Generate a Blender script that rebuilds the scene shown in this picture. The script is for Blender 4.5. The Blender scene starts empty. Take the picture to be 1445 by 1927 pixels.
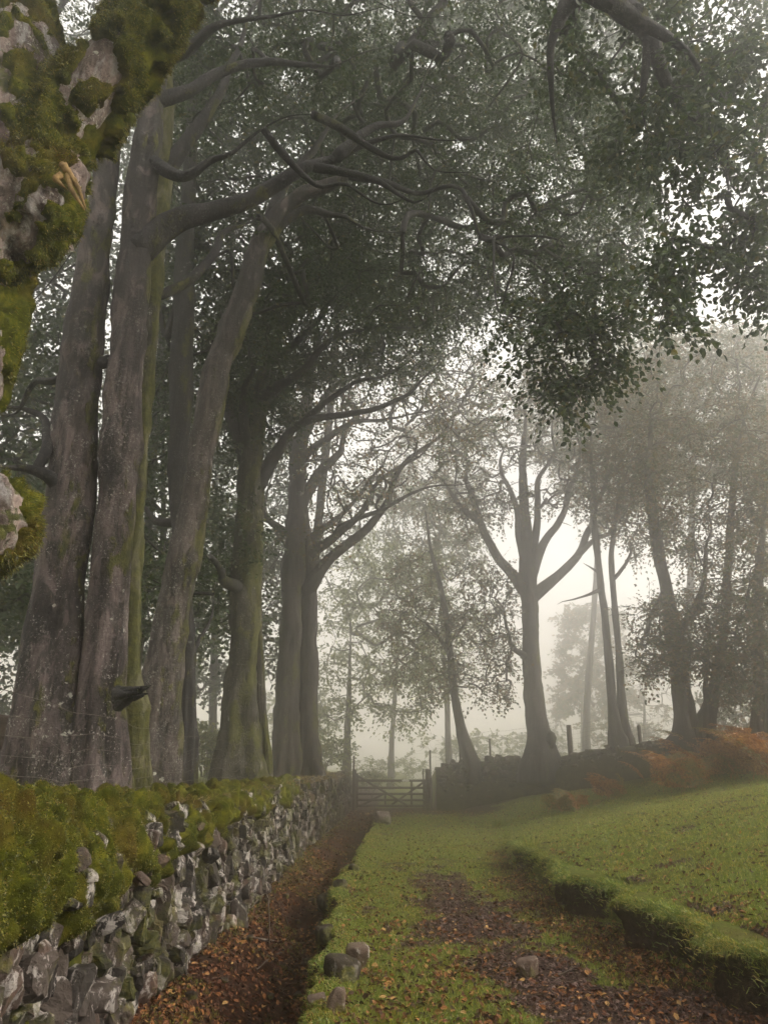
import bpy, math
import numpy as np
S = bpy.context.scene
C = S.collection
rad = math.radians
RNG = np.random.default_rng(11)

# ------------------------------------------------------------------ camera
TILT = 18.9; FPX = 1402.0; CAMZ = 1.6
cam = bpy.data.cameras.new("camera"); camo = bpy.data.objects.new("camera", cam); C.objects.link(camo)
camo.location = (0, 0, CAMZ); camo.rotation_euler = (rad(90 + TILT), 0, 0)
cam.sensor_fit = 'VERTICAL'; cam.sensor_height = 36; cam.lens = 36 * FPX / 1927
cam.clip_start = 0.05; cam.clip_end = 3000
S.camera = camo
# ------------------------------------------------------------------ sky and sun (bright mist, soft light from the right)
CLOUD, CB = 0.72, 6.3
SUN_EL, SUN_AZ = 30.0, 98.0          # azimuth measured from +Y towards +X
w = bpy.data.worlds.new("World"); S.world = w; w.use_nodes = True
nt = w.node_tree; bg = nt.nodes['Background']
sky = nt.nodes.new('ShaderNodeTexSky'); sky.sky_type = 'NISHITA'; sky.sun_disc = False
sky.sun_elevation = rad(SUN_EL); sky.sun_rotation = rad(SUN_AZ)
sky.air_density = 1.0; sky.dust_density = 3.0; sky.ozone_density = 1.0
hs = nt.nodes.new('ShaderNodeHueSaturation'); hs.inputs['Saturation'].default_value = 0.22
nt.links.new(sky.outputs[0], hs.inputs['Color']); tint = nt.nodes.new('ShaderNodeMix'); tint.data_type = 'RGBA'; tint.blend_type = 'MULTIPLY'; tint.inputs[0].default_value = 1
tint.inputs[7].default_value = (1.0, .955, .88, 1); nt.links.new(hs.outputs[0], tint.inputs[6]); 
cloud = nt.nodes.new('ShaderNodeMix'); cloud.data_type = 'RGBA'; cloud.inputs[0].default_value = CLOUD      # thin even cloud in front of the clear sky
cloud.inputs[7].default_value = (CB * 1.0, CB * .97, CB * .91, 1)
nt.links.new(tint.outputs[2], cloud.inputs[6]); nt.links.new(cloud.outputs[2], bg.inputs[0])
bg.inputs[1].default_value = 0.15
sl = bpy.data.lights.new("sun", 'SUN'); sl.energy = 1.5; sl.angle = rad(14); sl.color = (1, .95, .84)
so = bpy.data.objects.new("sun", sl); C.objects.link(so)
so.rotation_euler = (rad(-(90 - SUN_EL)), 0, rad(-SUN_AZ))
S.view_settings.view_transform = 'Standard'; S.view_settings.look = 'None'
S.view_settings.exposure = 1.17; S.view_settings.gamma = 1
S.render.engine = 'CYCLES'
cy = S.cycles
cy.max_bounces = 10; cy.diffuse_bounces = 3; cy.glossy_bounces = 2; cy.transmission_bounces = 3; cy.volume_bounces = 8
cy.use_denoising = True
cy.sample_clamp_indirect = 6
HAZE_DENSITY = 0.019
HAZE_ANISO = 0.92

# ------------------------------------------------------------------ maths helpers
ct, st_ = math.cos(rad(TILT)), math.sin(rad(TILT))
def P(px, py, Y):
    """point at distance Y ahead that the photograph shows at px, py"""
    u = (px - 722.5) / FPX; v = (963.5 - py) / FPX
    s = Y / (ct - st_ * v)
    return np.array([u * s, Y, CAMZ + s * (st_ + ct * v)])
def px2m(px, py, Y):
    v = (963.5 - py) / FPX
    return px / FPX * Y / (ct - st_ * v)
def sm(a, b, x):
    t = np.clip((np.asarray(x, float) - a) / (b - a), 0, 1); return t * t * (3 - 2 * t)
_tab = np.random.default_rng(5).random(4096)
def _h(ix, iy, iz):
    return _tab[((ix * 73856093) ^ (iy * 19349663) ^ (iz * 83492791)) & 4095]
def vn(p, seed=0):
    p = np.asarray(p, float) + seed * 17.31
    i = np.floor(p).astype(np.int64); f = p - i; f = f * f * (3 - 2 * f)
    x, y, z = i[..., 0], i[..., 1], i[..., 2]; fx, fy, fz = f[..., 0], f[..., 1], f[..., 2]
    def L(a, b, t): return a + (b - a) * t
    r = L(L(L(_h(x, y, z), _h(x+1, y, z), fx), L(_h(x, y+1, z), _h(x+1, y+1, z), fx), fy),
          L(L(_h(x, y, z+1), _h(x+1, y, z+1), fx), L(_h(x, y+1, z+1), _h(x+1, y+1, z+1), fx), fy), fz)
    return r * 2 - 1
def fbm(p, o=3, seed=0):
    p = np.asarray(p, float); r = 0; a = 1.0; t = 0
    for k in range(o):
        r = r + a * vn(p * 2.03 ** k, seed + k * 3.7); t += a; a *= .5
    return r / t
def n2(x, y, s, o=3, seed=0):
    return fbm(np.stack([x * s, y * s, np.zeros_like(x) + .37], -1), o, seed)
def worley(p, seed=0):
    p = np.asarray(p, float); i = np.floor(p).astype(np.int64); best = np.full(p.shape[:-1], 9.0)
    for a in (-1, 0, 1):
        for b in (-1, 0, 1):
            for c in (-1, 0, 1):
                x, y, z = i[..., 0] + a, i[..., 1] + b, i[..., 2] + c
                q = np.stack([x + _h(x + seed, y, z), y + _h(x, y + 31 + seed, z), z + _h(x, y, z + 57 + seed)], -1)
                best = np.minimum(best, ((p - q) ** 2).sum(-1))
    return np.sqrt(best)
def unit(v): return v / np.maximum(np.linalg.norm(v, axis=-1, keepdims=True), 1e-9)

class MB:
    def __init__(s): s.v = []; s.q = []; s.t = []; s.n = 0
    def add(s, v, q=None, t=None):
        v = np.asarray(v, float).reshape(-1, 3)
        if q is not None and len(q): s.q.append(np.asarray(q, np.int64).reshape(-1, 4) + s.n)
        if t is not None and len(t): s.t.append(np.asarray(t, np.int64).reshape(-1, 3) + s.n)
        s.v.append(v); s.n += len(v); return s
    def mesh(s, name, mat, smooth=True, attrs=None):
        V = np.concatenate(s.v); q = np.concatenate(s.q) if s.q else np.zeros((0, 4), np.int64)
        t = np.concatenate(s.t) if s.t else np.zeros((0, 3), np.int64)
        me = bpy.data.meshes.new(name)
        me.vertices.add(len(V)); me.vertices.foreach_set('co', V.astype(np.float32).ravel())
        nl = len(q) * 4 + len(t) * 3
        me.loops.add(nl); me.loops.foreach_set('vertex_index', np.concatenate([q.ravel(), t.ravel()]).astype(np.int32))
        me.polygons.add(len(q) + len(t))
        st = np.concatenate([np.arange(len(q)) * 4, len(q) * 4 + np.arange(len(t)) * 3]).astype(np.int32)
        me.polygons.foreach_set('loop_start', st)
        me.polygons.foreach_set('use_smooth', np.full(len(q) + len(t), smooth))
        for k, a in (attrs or {}).items():
            at = me.attributes.new(k, 'FLOAT', 'POINT'); at.data.foreach_set('value', np.asarray(a, np.float32))
        me.materials.append(mat); me.update(calc_edges=True)
        return me
    def build(s, name, mat, parent=None, smooth=True, attrs=None):
        o = bpy.data.objects.new(name, s.mesh(name, mat, smooth, attrs)); C.objects.link(o)
        if parent is not None:
            o.parent = parent; o.matrix_parent_inverse = parent.matrix_world.inverted() if False else o.matrix_parent_inverse
            off = np.array(parent['base'] if 'base' in parent else (0, 0, 0))
            o.location = tuple(-off)
        return o
def tag(o, label=None, cat=None, group=None, kind=None):
    if label: o['label'] = label
    if cat: o['category'] = cat
    if group: o['group'] = group
    if kind: o['kind'] = kind
    return o
ROOTS = []
def empty(name, loc, label, cat, group=None):
    o = bpy.data.objects.new(name, None); C.objects.link(o); o.location = tuple(map(float, loc))
    o.empty_display_size = .2
    o['base'] = [float(a) for a in loc]; ROOTS.append(o)
    return tag(o, label, cat, group)

def spline(pts, rs, step):
    pts = np.asarray(pts, float); rs = np.asarray(rs, float)
    if len(pts) == 2: pts = np.array([pts[0], pts.mean(0), pts[1]]); rs = np.array([rs[0], rs.mean(), rs[1]])
    A = np.vstack([2 * pts[:1] - pts[1:2], pts, 2 * pts[-1:] - pts[-2:-1]]); out = []; ro = []
    for i in range(1, len(A) - 2):
        n = max(2, int(np.linalg.norm(A[i+1] - A[i]) / step)); t = np.linspace(0, 1, n, endpoint=False)[:, None]
        p0, p1, p2, p3 = A[i-1], A[i], A[i+1], A[i+2]
        out.append(.5 * (2*p1 + (p2-p0)*t + (2*p0-5*p1+4*p2-p3)*t**2 + (3*p1-p0-3*p2+p3)*t**3))
        ro.append(rs[i-1] + (rs[i] - rs[i-1]) * t[:, 0])
    out.append(pts[-1:]); ro.append(rs[-1:])
    return np.vstack(out), np.concatenate(ro)
def tube(mb, pts, rs, seg=8, disp=None, cap=True):
    pts = np.asarray(pts, float); rs = np.asarray(rs, float); n = len(pts)
    T = unit(np.gradient(pts, axis=0))
    ref = np.array([1., 0, 0]) if abs(T[0][0]) < .8 else np.array([0, 1., 0])
    N = np.zeros_like(T); N[0] = unit(ref - T[0] * ref.dot(T[0]))
    for i in range(1, n):
        v = N[i-1] - T[i] * N[i-1].dot(T[i]); N[i] = v / max(np.linalg.norm(v), 1e-9)
    B = np.cross(T, N)
    a = np.linspace(0, 2 * np.pi, seg, endpoint=False)
    d = N[:, None] * np.cos(a)[None, :, None] + B[:, None] * np.sin(a)[None, :, None]
    R = rs[:, None] * np.ones(seg)[None]
    if disp is not None: R = disp(pts, d, R, a)
    V = pts[:, None] + d * R[..., None]
    i = np.arange(n - 1)[:, None] * seg; j = np.arange(seg)[None]; j2 = (j + 1) % seg
    q = np.stack([i + j, i + j2, i + seg + j2, i + seg + j], -1).reshape(-1, 4)
    V = V.reshape(-1, 3)
    if cap:
        k = len(V); V = np.vstack([V, pts[-1] + T[-1] * rs[-1] * .6, pts[0] - T[0] * rs[0] * .3])
        l = (n - 1) * seg; jj = np.arange(seg); t = np.vstack([np.stack([l + jj, l + (jj + 1) % seg, np.full(seg, k)], -1),
              np.stack([(jj + 1) % seg, jj, np.full(seg, k + 1)], -1)])
        mb.add(V, q, t)
    else: mb.add(V, q)
    return V

# ------------------------------------------------------------------ materials
def newmat(name):
    m = bpy.data.materials.new(name); m.use_nodes = True; nt = m.node_tree; nt.nodes.clear()
    out = nt.nodes.new('ShaderNodeOutputMaterial'); return m, nt, out
def node(nt, typ, **kw):
    n = nt.nodes.new('ShaderNode' + typ)
    for k, v in kw.items():
        if k in n.inputs: n.inputs[k].default_value = v
        else: setattr(n, k, v)
    return n
def ramp(nt, fac, stops):
    r = nt.nodes.new('ShaderNodeValToRGB'); e = r.color_ramp.elements
    while len(e) < len(stops): e.new(.5)
    for k, (p, c) in enumerate(stops):
        e[k].position = p; e[k].color = (*c, 1) if len(c) == 3 else c
    nt.links.new(fac, r.inputs[0]); return r.outputs[0]
def mixc(nt, fac, a, b, mode='MIX'):
    m = nt.nodes.new('ShaderNodeMix'); m.data_type = 'RGBA'; m.blend_type = mode
    for s, x in ((0, fac), (6, a), (7, b)):
        if hasattr(x, 'links'): nt.links.new(x, m.inputs[s])
        else: m.inputs[s].default_value = (*x, 1) if isinstance(x, tuple) else x
    return m.outputs[2]
def noise(nt, vec, scale, detail=4, rough=.6, dist=0):
    n = node(nt, 'TexNoise', Scale=scale, Detail=detail, Roughness=rough, Distortion=dist)
    nt.links.new(vec, n.inputs['Vector']); return n.outputs['Fac']
def mapping(nt, vec, scale):
    m = nt.nodes.new('ShaderNodeMapping'); m.inputs['Scale'].default_value = scale
    nt.links.new(vec, m.inputs['Vector']); return m.outputs[0]
def math_(nt, op, a, b=None):
    m = nt.nodes.new('ShaderNodeMath'); m.operation = op
    for s, x in ((0, a), (1, b)):
        if x is None: continue
        if hasattr(x, 'links'): nt.links.new(x, m.inputs[s])
        else: m.inputs[s].default_value = x
    return m.outputs[0]
def bsdf(nt, out, col, rough=.9, bump=None, bs=.5, bd=.02, spec=.25):
    b = nt.nodes.new('ShaderNodeBsdfPrincipled')
    if hasattr(col, 'links'): nt.links.new(col, b.inputs['Base Color'])
    else: b.inputs['Base Color'].default_value = (*col, 1)
    b.inputs['Roughness'].default_value = rough; b.inputs['Specular IOR Level'].default_value = spec
    if bump is not None:
        u = nt.nodes.new('ShaderNodeBump'); u.inputs['Strength'].default_value = bs; u.inputs['Distance'].default_value = bd
        nt.links.new(bump, u.inputs['Height']); nt.links.new(u.outputs[0], b.inputs['Normal'])
    nt.links.new(b.outputs[0], out.inputs[0]); return b
MOSS_STOPS = [(.28, (.014, .018, .004)), (.5, (.072, .080, .009)), (.72, (.20, .185, .018))]

def bark(name, c0, c1, lichen=.5, moss=.3, side=(1, -.3, 0), ridges=1.0, zdark=None):
    """smooth beech bark: blotchy, horizontal wrinkles, pale lichen spots, moss in patches"""
    m, nt, out = newmat(name)
    g = nt.nodes.new('ShaderNodeTexCoord').outputs['Object']
    geo = nt.nodes.new('ShaderNodeNewGeometry')
    base = ramp(nt, noise(nt, mapping(nt, g, (1, 1, .45)), 3.2, 6, .65, .6), [(.38, c0), (.62, c1)])
    streak = noise(nt, mapping(nt, g, (9, 9, .8)), 1.0, 5, .6, .4)
    base = mixc(nt, ramp(nt, streak, [(.42, (.75, .75, .75)), (.62, (0, 0, 0))]), base, tuple(a * .35 for a in c0))
    # lichen blotches
    gd = nt.nodes.new('ShaderNodeVectorMath'); gd.operation = 'ADD'; nz = node(nt, 'TexNoise', Scale=22.0, Detail=4.0, Roughness=.7); nt.links.new(g, nz.inputs['Vector'])
    sc_ = nt.nodes.new('ShaderNodeVectorMath'); sc_.operation = 'SCALE'; sc_.inputs['Scale'].default_value = .09; nt.links.new(nz.outputs['Color'], sc_.inputs[0]); nt.links.new(g, gd.inputs[0]); nt.links.new(sc_.outputs[0], gd.inputs[1]); gdo = gd.outputs[0]
    vo = node(nt, 'TexVoronoi', Scale=9.0, Randomness=1.0); nt.links.new(gdo, vo.inputs['Vector'])
    li = ramp(nt, math_(nt, 'ADD', vo.outputs['Distance'], math_(nt, 'MULTIPLY', noise(nt, g, 3.0, 4), 1.25)), [(.62 + .0 * lichen, (1, 1, 1)), (.66, (0, 0, 0))])
    vo2 = node(nt, 'TexVoronoi', Scale=38.0); nt.links.new(gdo, vo2.inputs['Vector'])
    li2 = ramp(nt, math_(nt, 'ADD', vo2.outputs['Distance'], math_(nt, 'MULTIPLY', noise(nt, g, 5.0, 4), 1.1)), [(.66, (1, 1, 1)), (.72, (0, 0, 0))])
    col = mixc(nt, math_(nt, 'MULTIPLY', li, min(1, lichen)), base, (.46, .46, .40))
    col = mixc(nt, math_(nt, 'MULTIPLY', li2, min(1, lichen * 1.2)), col, (.38, .37, .33))
    sp = ramp(nt, noise(nt, mapping(nt, gdo, (1, 1, .7)), 34, 6, .8), [(.55, (0, 0, 0)), (.62, (1, 1, 1))])
    spm = ramp(nt, noise(nt, g, 1.8, 3, .6), [(.40, (0, 0, 0)), (.62, (1, 1, 1))])
    col = mixc(nt, math_(nt, 'MULTIPLY', math_(nt, 'MULTIPLY', sp, spm), min(1, lichen * .8)), col, (.42, .40, .36))
    ck = noise(nt, mapping(nt, gdo, (16, 16, 1.6)), 1.0, 6, .75, .5)
    col = mixc(nt, ramp(nt, ck, [(.38, (.85, .85, .85)), (.47, (0, 0, 0))]), col, tuple(a * .3 for a in c0))
    if zdark:     # bark darkens with height, edge broken by noise
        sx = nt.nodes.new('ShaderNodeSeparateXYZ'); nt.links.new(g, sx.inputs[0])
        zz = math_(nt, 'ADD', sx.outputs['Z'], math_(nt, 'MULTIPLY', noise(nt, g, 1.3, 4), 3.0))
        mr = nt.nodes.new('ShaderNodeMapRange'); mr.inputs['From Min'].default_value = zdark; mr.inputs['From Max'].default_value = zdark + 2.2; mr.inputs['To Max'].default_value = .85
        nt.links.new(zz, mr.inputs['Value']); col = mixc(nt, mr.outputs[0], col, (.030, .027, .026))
    # moss
    if moss > 0:
        dn = nt.nodes.new('ShaderNodeVectorMath'); dn.operation = 'DOT_PRODUCT'
        nt.links.new(geo.outputs['Normal'], dn.inputs[0]); dn.inputs[1].default_value = side
        mf = math_(nt, 'ADD', math_(nt, 'MULTIPLY', dn.outputs['Value'], .16), noise(nt, mapping(nt, g, (1, 1, .5)), 2.6, 7, .72, .3))
        th = .72 - moss * .3
        mf = ramp(nt, mf, [(th, (0, 0, 0)), (th + .04, (1, 1, 1))])
        mc = ramp(nt, noise(nt, g, 14, 5, .7), [(.25, (.016, .019, .006)), (.5, (.060, .062, .012)), (.75, (.14, .13, .028))])
        col = mixc(nt, mf, col, mc)
    patch = ramp(nt, noise(nt, mapping(nt, g, (1, 1, .35)), 6.5, 7, .7, .8), [(.52, (0, 0, 0)), (.60, (1, 1, 1))])
    col = mixc(nt, math_(nt, 'MULTIPLY', patch, .35 * lichen), col, tuple(min(.5, a * 2.1) for a in c1))
    wr = noise(nt, mapping(nt, g, (2.5, 2.5, 30)), 1.0, 3, .6, .3)
    bh = math_(nt, 'ADD', math_(nt, 'MULTIPLY', wr, .35), math_(nt, 'ADD', math_(nt, 'MULTIPLY', math_(nt, 'ADD', streak, ck), 1.1 * ridges), noise(nt, g, 28, 6, .7)))
    if moss > 0: bh = math_(nt, 'ADD', bh, math_(nt, 'MULTIPLY', mf, math_(nt, 'ADD', .5, noise(nt, g, 60, 3, .7))))
    bsdf(nt, out, col, .82, bh, .75, .025, .3)
    return m
def leafmat(name, stops, trans=.45, drift=None):
    m, nt, out = newmat(name)
    geo = nt.nodes.new('ShaderNodeNewGeometry')
    col = ramp(nt, geo.outputs['Random Per Island'], stops)
    if drift:
        g = nt.nodes.new('ShaderNodeTexCoord').outputs['Object']; col = mixc(nt, ramp(nt, noise(nt, g, 1.6, 5, .65), [(.42, (0, 0, 0)), (.62, (.85, .85, .85))]), col, mixc(nt, 1.0, col, drift, 'MULTIPLY'))
    d = node(nt, 'BsdfDiffuse'); t = node(nt, 'BsdfTranslucent'); gl = node(nt, 'BsdfGlossy', Roughness=.45)
    nt.links.new(col, d.inputs[0])
    tc = mixc(nt, 1.0, col, (1.5, 1.45, .8), 'MULTIPLY'); nt.links.new(tc, t.inputs[0])
    mx = nt.nodes.new('ShaderNodeMixShader'); mx.inputs[0].default_value = trans
    nt.links.new(d.outputs[0], mx.inputs[1]); nt.links.new(t.outputs[0], mx.inputs[2])
    m2 = nt.nodes.new('ShaderNodeMixShader'); m2.inputs[0].default_value = .05
    nt.links.new(mx.outputs[0], m2.inputs[1]); nt.links.new(gl.outputs[0], m2.inputs[2]); nt.links.new(m2.outputs[0], out.inputs[0])
    return m
G1, G2, G3 = (.011, .032, .009), (.024, .052, .011), (.054, .082, .015)
BR, YL = (.13, .065, .024), (.19, .13, .035)
M = {}
M['leaf'] = leafmat('beech_leaf', [(0, G1), (.45, G2), (.93, G3), (1, (.13, .11, .03))], .3)
M['leaf_autumn'] = leafmat('turning_leaf', [(0, G2), (.45, G3), (.7, BR), (1, YL)])
M['leaf_mist'] = leafmat('pale_green_leaf', [(0, (.05, .08, .02)), (.6, (.12, .15, .03)), (1, (.2, .19, .05))])
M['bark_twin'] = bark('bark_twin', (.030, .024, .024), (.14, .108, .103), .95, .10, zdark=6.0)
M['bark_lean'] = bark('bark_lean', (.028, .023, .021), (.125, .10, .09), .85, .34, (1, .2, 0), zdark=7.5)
M['bark_mossy'] = bark('bark_mossy', (.035, .032, .028), (.14, .125, .10), .8, .62, (1, -.6, 0))
M['bark_dark'] = bark('bark_dark', (.02, .018, .02), (.05, .045, .045), .3, .15)
M['bark_ivy'] = bark('bark_ivy', (.028, .025, .02), (.10, .088, .068), .6, .40, (.6, -.6, 0))
M['bark_far'] = bark('bark_far', (.04, .034, .03), (.09, .075, .065), .2, .1)
M['bark_near'] = bark('bark_near', (.10, .065, .06), (.40, .31, .28), .95, .30, (.3, -.3, .9), .8)
def simple(name, stops, scale=20, rough=.95, island=False, bd=.01, detail=5):
    m, nt, out = newmat(name)
    g = nt.nodes.new('ShaderNodeTexCoord').outputs['Object']
    f = noise(nt, g, scale, detail, .7)
    if island:
        r = nt.nodes.new('ShaderNodeNewGeometry').outputs['Random Per Island']
        f2 = math_(nt, 'ADD', math_(nt, 'MULTIPLY', r, .75), math_(nt, 'MULTIPLY', f, .25))
    else: f2 = f
    bsdf(nt, out, ramp(nt, f2, stops), rough, f, .8, bd, .15); return m
M['litter'] = simple('fallen_leaf', [(0, (.02, .012, .010)), (.35, (.06, .028, .018)), (.6, (.13, .05, .024)), (.78, (.28, .12, .04)), (.9, (.36, .24, .09)), (1, (.44, .38, .24))], 40, .75, True)
M['chips'] = simple('gravel_chip', [(0, (.02, .013, .012)), (.5, (.075, .045, .038)), (.85, (.15, .10, .085)), (1, (.36, .30, .25))], 30, .9, True)
M['grass'] = leafmat('grass_blade', [(0, (.07, .13, .014)), (.5, (.15, .215, .024)), (.85, (.27, .30, .042)), (1, (.42, .34, .12))], .35, (1.25, .93, .9))
M['dry_grass'] = leafmat('dry_grass_blade', [(0, (.09, .07, .02)), (.5, (.20, .14, .05)), (1, (.34, .25, .11))], .35)
M['bracken'] = leafmat('bracken_rust', [(0, (.15, .05, .02)), (.5, (.34, .13, .04)), (1, (.46, .26, .08))], .35)
M['bracken_green'] = leafmat('bracken_yellow', [(0, (.09, .10, .025)), (.5, (.20, .16, .04)), (1, (.34, .21, .06))], .35)
M['moss'] = None
def mossmat():
    m, nt, out = newmat('moss'); g = nt.nodes.new('ShaderNodeTexCoord').outputs['Object']
    col = ramp(nt, noise(nt, g, 9, 6, .75), MOSS_STOPS)
    big = ramp(nt, noise(nt, g, 1.7, 4, .6), [(.5, (0, 0, 0)), (.66, (1, 1, 1))])
    col = mixc(nt, math_(nt, 'MULTIPLY', big, .75), col, (.095, .056, .014))
    bsdf(nt, out, col, 1, noise(nt, g, 75, 5, .8), 1, .02, .05); return m
M['moss'] = mossmat()
M['moss_tuft'] = leafmat('moss_tuft', [(0, (.02, .026, .005)), (.5, (.09, .10, .010)), (.85, (.22, .21, .02)), (1, (.22, .13, .035))], .3)
def stonemat(name, tint=(1, 1, 1), lich=.8):
    m, nt, out = newmat(name); g = nt.nodes.new('ShaderNodeTexCoord').outputs['Object']
    r = nt.nodes.new('ShaderNodeNewGeometry').outputs['Random Per Island']
    T = lambda c: tuple(a * b for a, b in zip(c, tint))
    base = ramp(nt, math_(nt, 'ADD', math_(nt, 'MULTIPLY', r, .6), math_(nt, 'MULTIPLY', noise(nt, g, 9, 6, .7), .4)),
                [(.1, T((.014, .012, .012))), (.4, T((.04, .034, .03))), (.7, T((.09, .07, .06))), (.9, T((.15, .08, .055)))])
    li = ramp(nt, noise(nt, mapping(nt, g, (1, 1, .6)), 7.5, 8, .72, .5), [(.54, (0, 0, 0)), (.57, (1, 1, 1))])
    col = mixc(nt, math_(nt, 'MULTIPLY', li, lich), base, (.50, .46, .43))
    mo = ramp(nt, noise(nt, g, 2.6, 6, .75), [(.51, (0, 0, 0)), (.57, (1, 1, 1))])
    col = mixc(nt, math_(nt, 'MULTIPLY', mo, .6), col, ramp(nt, noise(nt, g, 20, 4), MOSS_STOPS))
    bsdf(nt, out, col, .88, noise(nt, g, 24, 8, .75), .9, .03, .25); return m
M['stone'] = stonemat('lichen_stone')
M['stone_far'] = stonemat('grey_stone', (.8, .8, .8), .35)
M['stone_pale'] = stonemat('pale_stone', (2.3, 2.0, 1.8), .7)
M['stone_mossy'] = stonemat('mossy_stone', (.6, .55, .45), .25)
M['rubble'] = simple('dark_rubble', [(.3, (.012, .010, .008)), (.7, (.035, .028, .020))], 12)
M['wood'] = simple('weathered_wood', [(.3, (.045, .034, .026)), (.7, (.12, .095, .075))], 14, .9)
M['wood_broken'] = simple('split_wood', [(.3, (.08, .05, .02)), (.7, (.34, .22, .10))], 9, .9, bd=.03)
M['wire'] = simple('rusty_wire', [(.3, (.05, .04, .035)), (.7, (.14, .12, .10))], 30, .6)
M['plate'] = simple('white_plate', [(.3, (.6, .6, .58)), (.7, (.75, .75, .72))], 30, .6)

# ------------------------------------------------------------------ terrain
def wf(y): return np.interp(y, [0, 18, 29, 31], [-1.95, -1.8, -1.3, -1.15])
def xbank(y): return np.interp(y, [0, 5, 7.6, 10, 13, 18, 24, 30], [2.75, 2.65, 2.5, 2.35, 2.35, 2.75, 3.0, 2.7]) + .13 * n2(y, y * 0, .9, 3, 4)
def xedge(y): return np.interp(y, [0, 7.6, 12.6, 20, 26], [-.42, -.48, -.6, -.32, -.35]) + .20 * n2(y, y * 0 + 3, 1.1, 3, 8) + .15 * n2(y, y * 0 + 9, 3.4, 3, 18)
RW = np.array([[1.95, 29.6, .1, 1.55], [3.2, 29.6, .25, 1.75], [5.5, 29.0, .8, 1.85], [7.2, 27.0, 1.25, 2.2], [9.2, 25.0, 1.7, 2.5], [11.3, 23.0, 2.2, 2.85], [16, 20.0, 3.0, 3.5], [30, 14, 4.3, 4.8]])
def behind_right(x, y):      # signed metres behind the right wall's front face, and its top
    yl = np.interp(x, RW[:, 0], RW[:, 1]); return y - yl, np.interp(x, RW[:, 0], RW[:, 3])
def gh(x, y, rough=True):
    x = np.asarray(x, float); y = np.asarray(y, float)
    z = .1 * sm(19, 29, y) + .9 * sm(32, 70, y)
    xb = xbank(y); t = x - xb
    rh = np.interp(y, [0, 6, 13, 16, 19], [.40, .44, .38, .22, 0])
    n = n2(x, y, 3.1, 3, 1)
    z = z + rh * sm(0, .12, t + .09 * n + .10 * n2(x, y, 1.1, 2, 71)) + .235 * 14 * (1 - np.exp(-np.maximum(t - .12, 0) / 14))
    xe = xedge(y); d = np.interp(y, [0, 5, 13, 20, 25, 28], [.55, .55, .45, .34, .2, 0]); q = xe - x
    z = z - d * sm(0, .11, q + .05 * n) + d * .78 * sm(.35, 1.25, q)
    z = z + .04 * np.exp(-((x - xe - .12) / .18) ** 2) * (d > .02)
    wfy = wf(y); L = sm(-.10, .35, (wfy - .25) - x)
    top = 1.2 + .06 * n2(x, y, .5, 2, 9)
    z = z * (1 - L) + top * L * (1 - .55 * sm(31, 44, y) * sm(-6, -2.5, x)) + (0)
    b, tp = behind_right(x, y)
    B = sm(.1, .8, b) * sm(1.9, 2.15, x)
    z = z * (1 - B) + (tp - .12 - 1.6 * sm(2.5, 16, b) - np.maximum(0, b - 16) * .005) * B
    if rough:
        z = z + .025 * n2(x, y, 1.7, 3, 2) + .012 * n2(x, y, 9, 2, 3)
    return z
def stretch(lo, mid0, mid1, hi, fine, k):
    a = list(np.arange(mid0, mid1, fine)); s = fine; v = mid1
    while v < hi: a.append(v); s *= k; v += s
    s = fine; v = mid0 - s; b = []
    while v > lo: b.append(v); s *= k; v -= s
    return np.array([lo] + b[::-1] + a + [hi])
xs = stretch(-250, -2.4, 6.5, 250, .045, 1.10)
yy = [2.5]; 
while yy[-1] < 33: yy.append(yy[-1] + max(.035, yy[-1] * .0048))
v = yy[-1]; s = .16
while v < 300: s *= 1.09; v += s; yy.append(v)
v = 2.5; s = .05; pre = []
while v > -60: s *= 1.25; v -= s; pre.append(v)
ys = np.array(pre[::-1] + yy)
X, Y = np.meshgrid(xs, ys); Z = gh(X, Y)
def masks(x, y):
    xb = xbank(y); xe = xedge(y); w_ = wf(y); b, _ = behind_right(x, y)
    n = n2(x, y, 1.3, 4, 21); n_ = n2(x, y, 4.5, 3, 22)
    lane = sm(-.05, .15, x - xe)
    ditch = (1 - lane) * (x > w_ - .3)
    foot = np.exp(-((x - xb + .35) / .34) ** 2) * np.interp(y, [0, 12, 15, 20], [1, 1, .5, 0])
    gatey = sm(25.5, 27.5, y + n * 1.2) * (x < 4.5 + 2 * n) * (x > -2) * (y < 31)
    slope = sm(.1, .6, x - xb)
    lit = np.clip(ditch * np.clip(.75 + n * 1.1, 0, 1) + foot * (.75 + n_) + gatey * .8 + .22 + .5 * sm(.1, .5, n_) * (y < 12) * (x < xb), 0, 1)
    lit = lit * (1 - .85 * slope)
    tr = np.exp(-((x - np.interp(y, [5, 6, 8, 11, 13], [1.75, 1.55, 1.15, .95, .8])) / .62) ** 2) * np.interp(y, [0, 9, 12, 15], [1, 1, .8, 0])
    tr = tr + .8 * np.exp(-((x - 2.4) / .5) ** 2 - ((y - 5.8) / 1.0) ** 2)
    gra = sm(.24, .62, tr * .9 + .75 * n + .45 * n_)
    grass = np.clip(1 - gra * (1 - ditch) - ditch * (1 - sm(-.15, .2, n * .8 + n_ * .7 + .5 * sm(.6, 0, x - w_) - .15)) - foot * .6 - gatey, 0, 1)
    # the steep riser of the bank is bare dark turf
    return grass, np.clip(lit, 0, 1), gra
GR, LI, GV = masks(X, Y)
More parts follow.
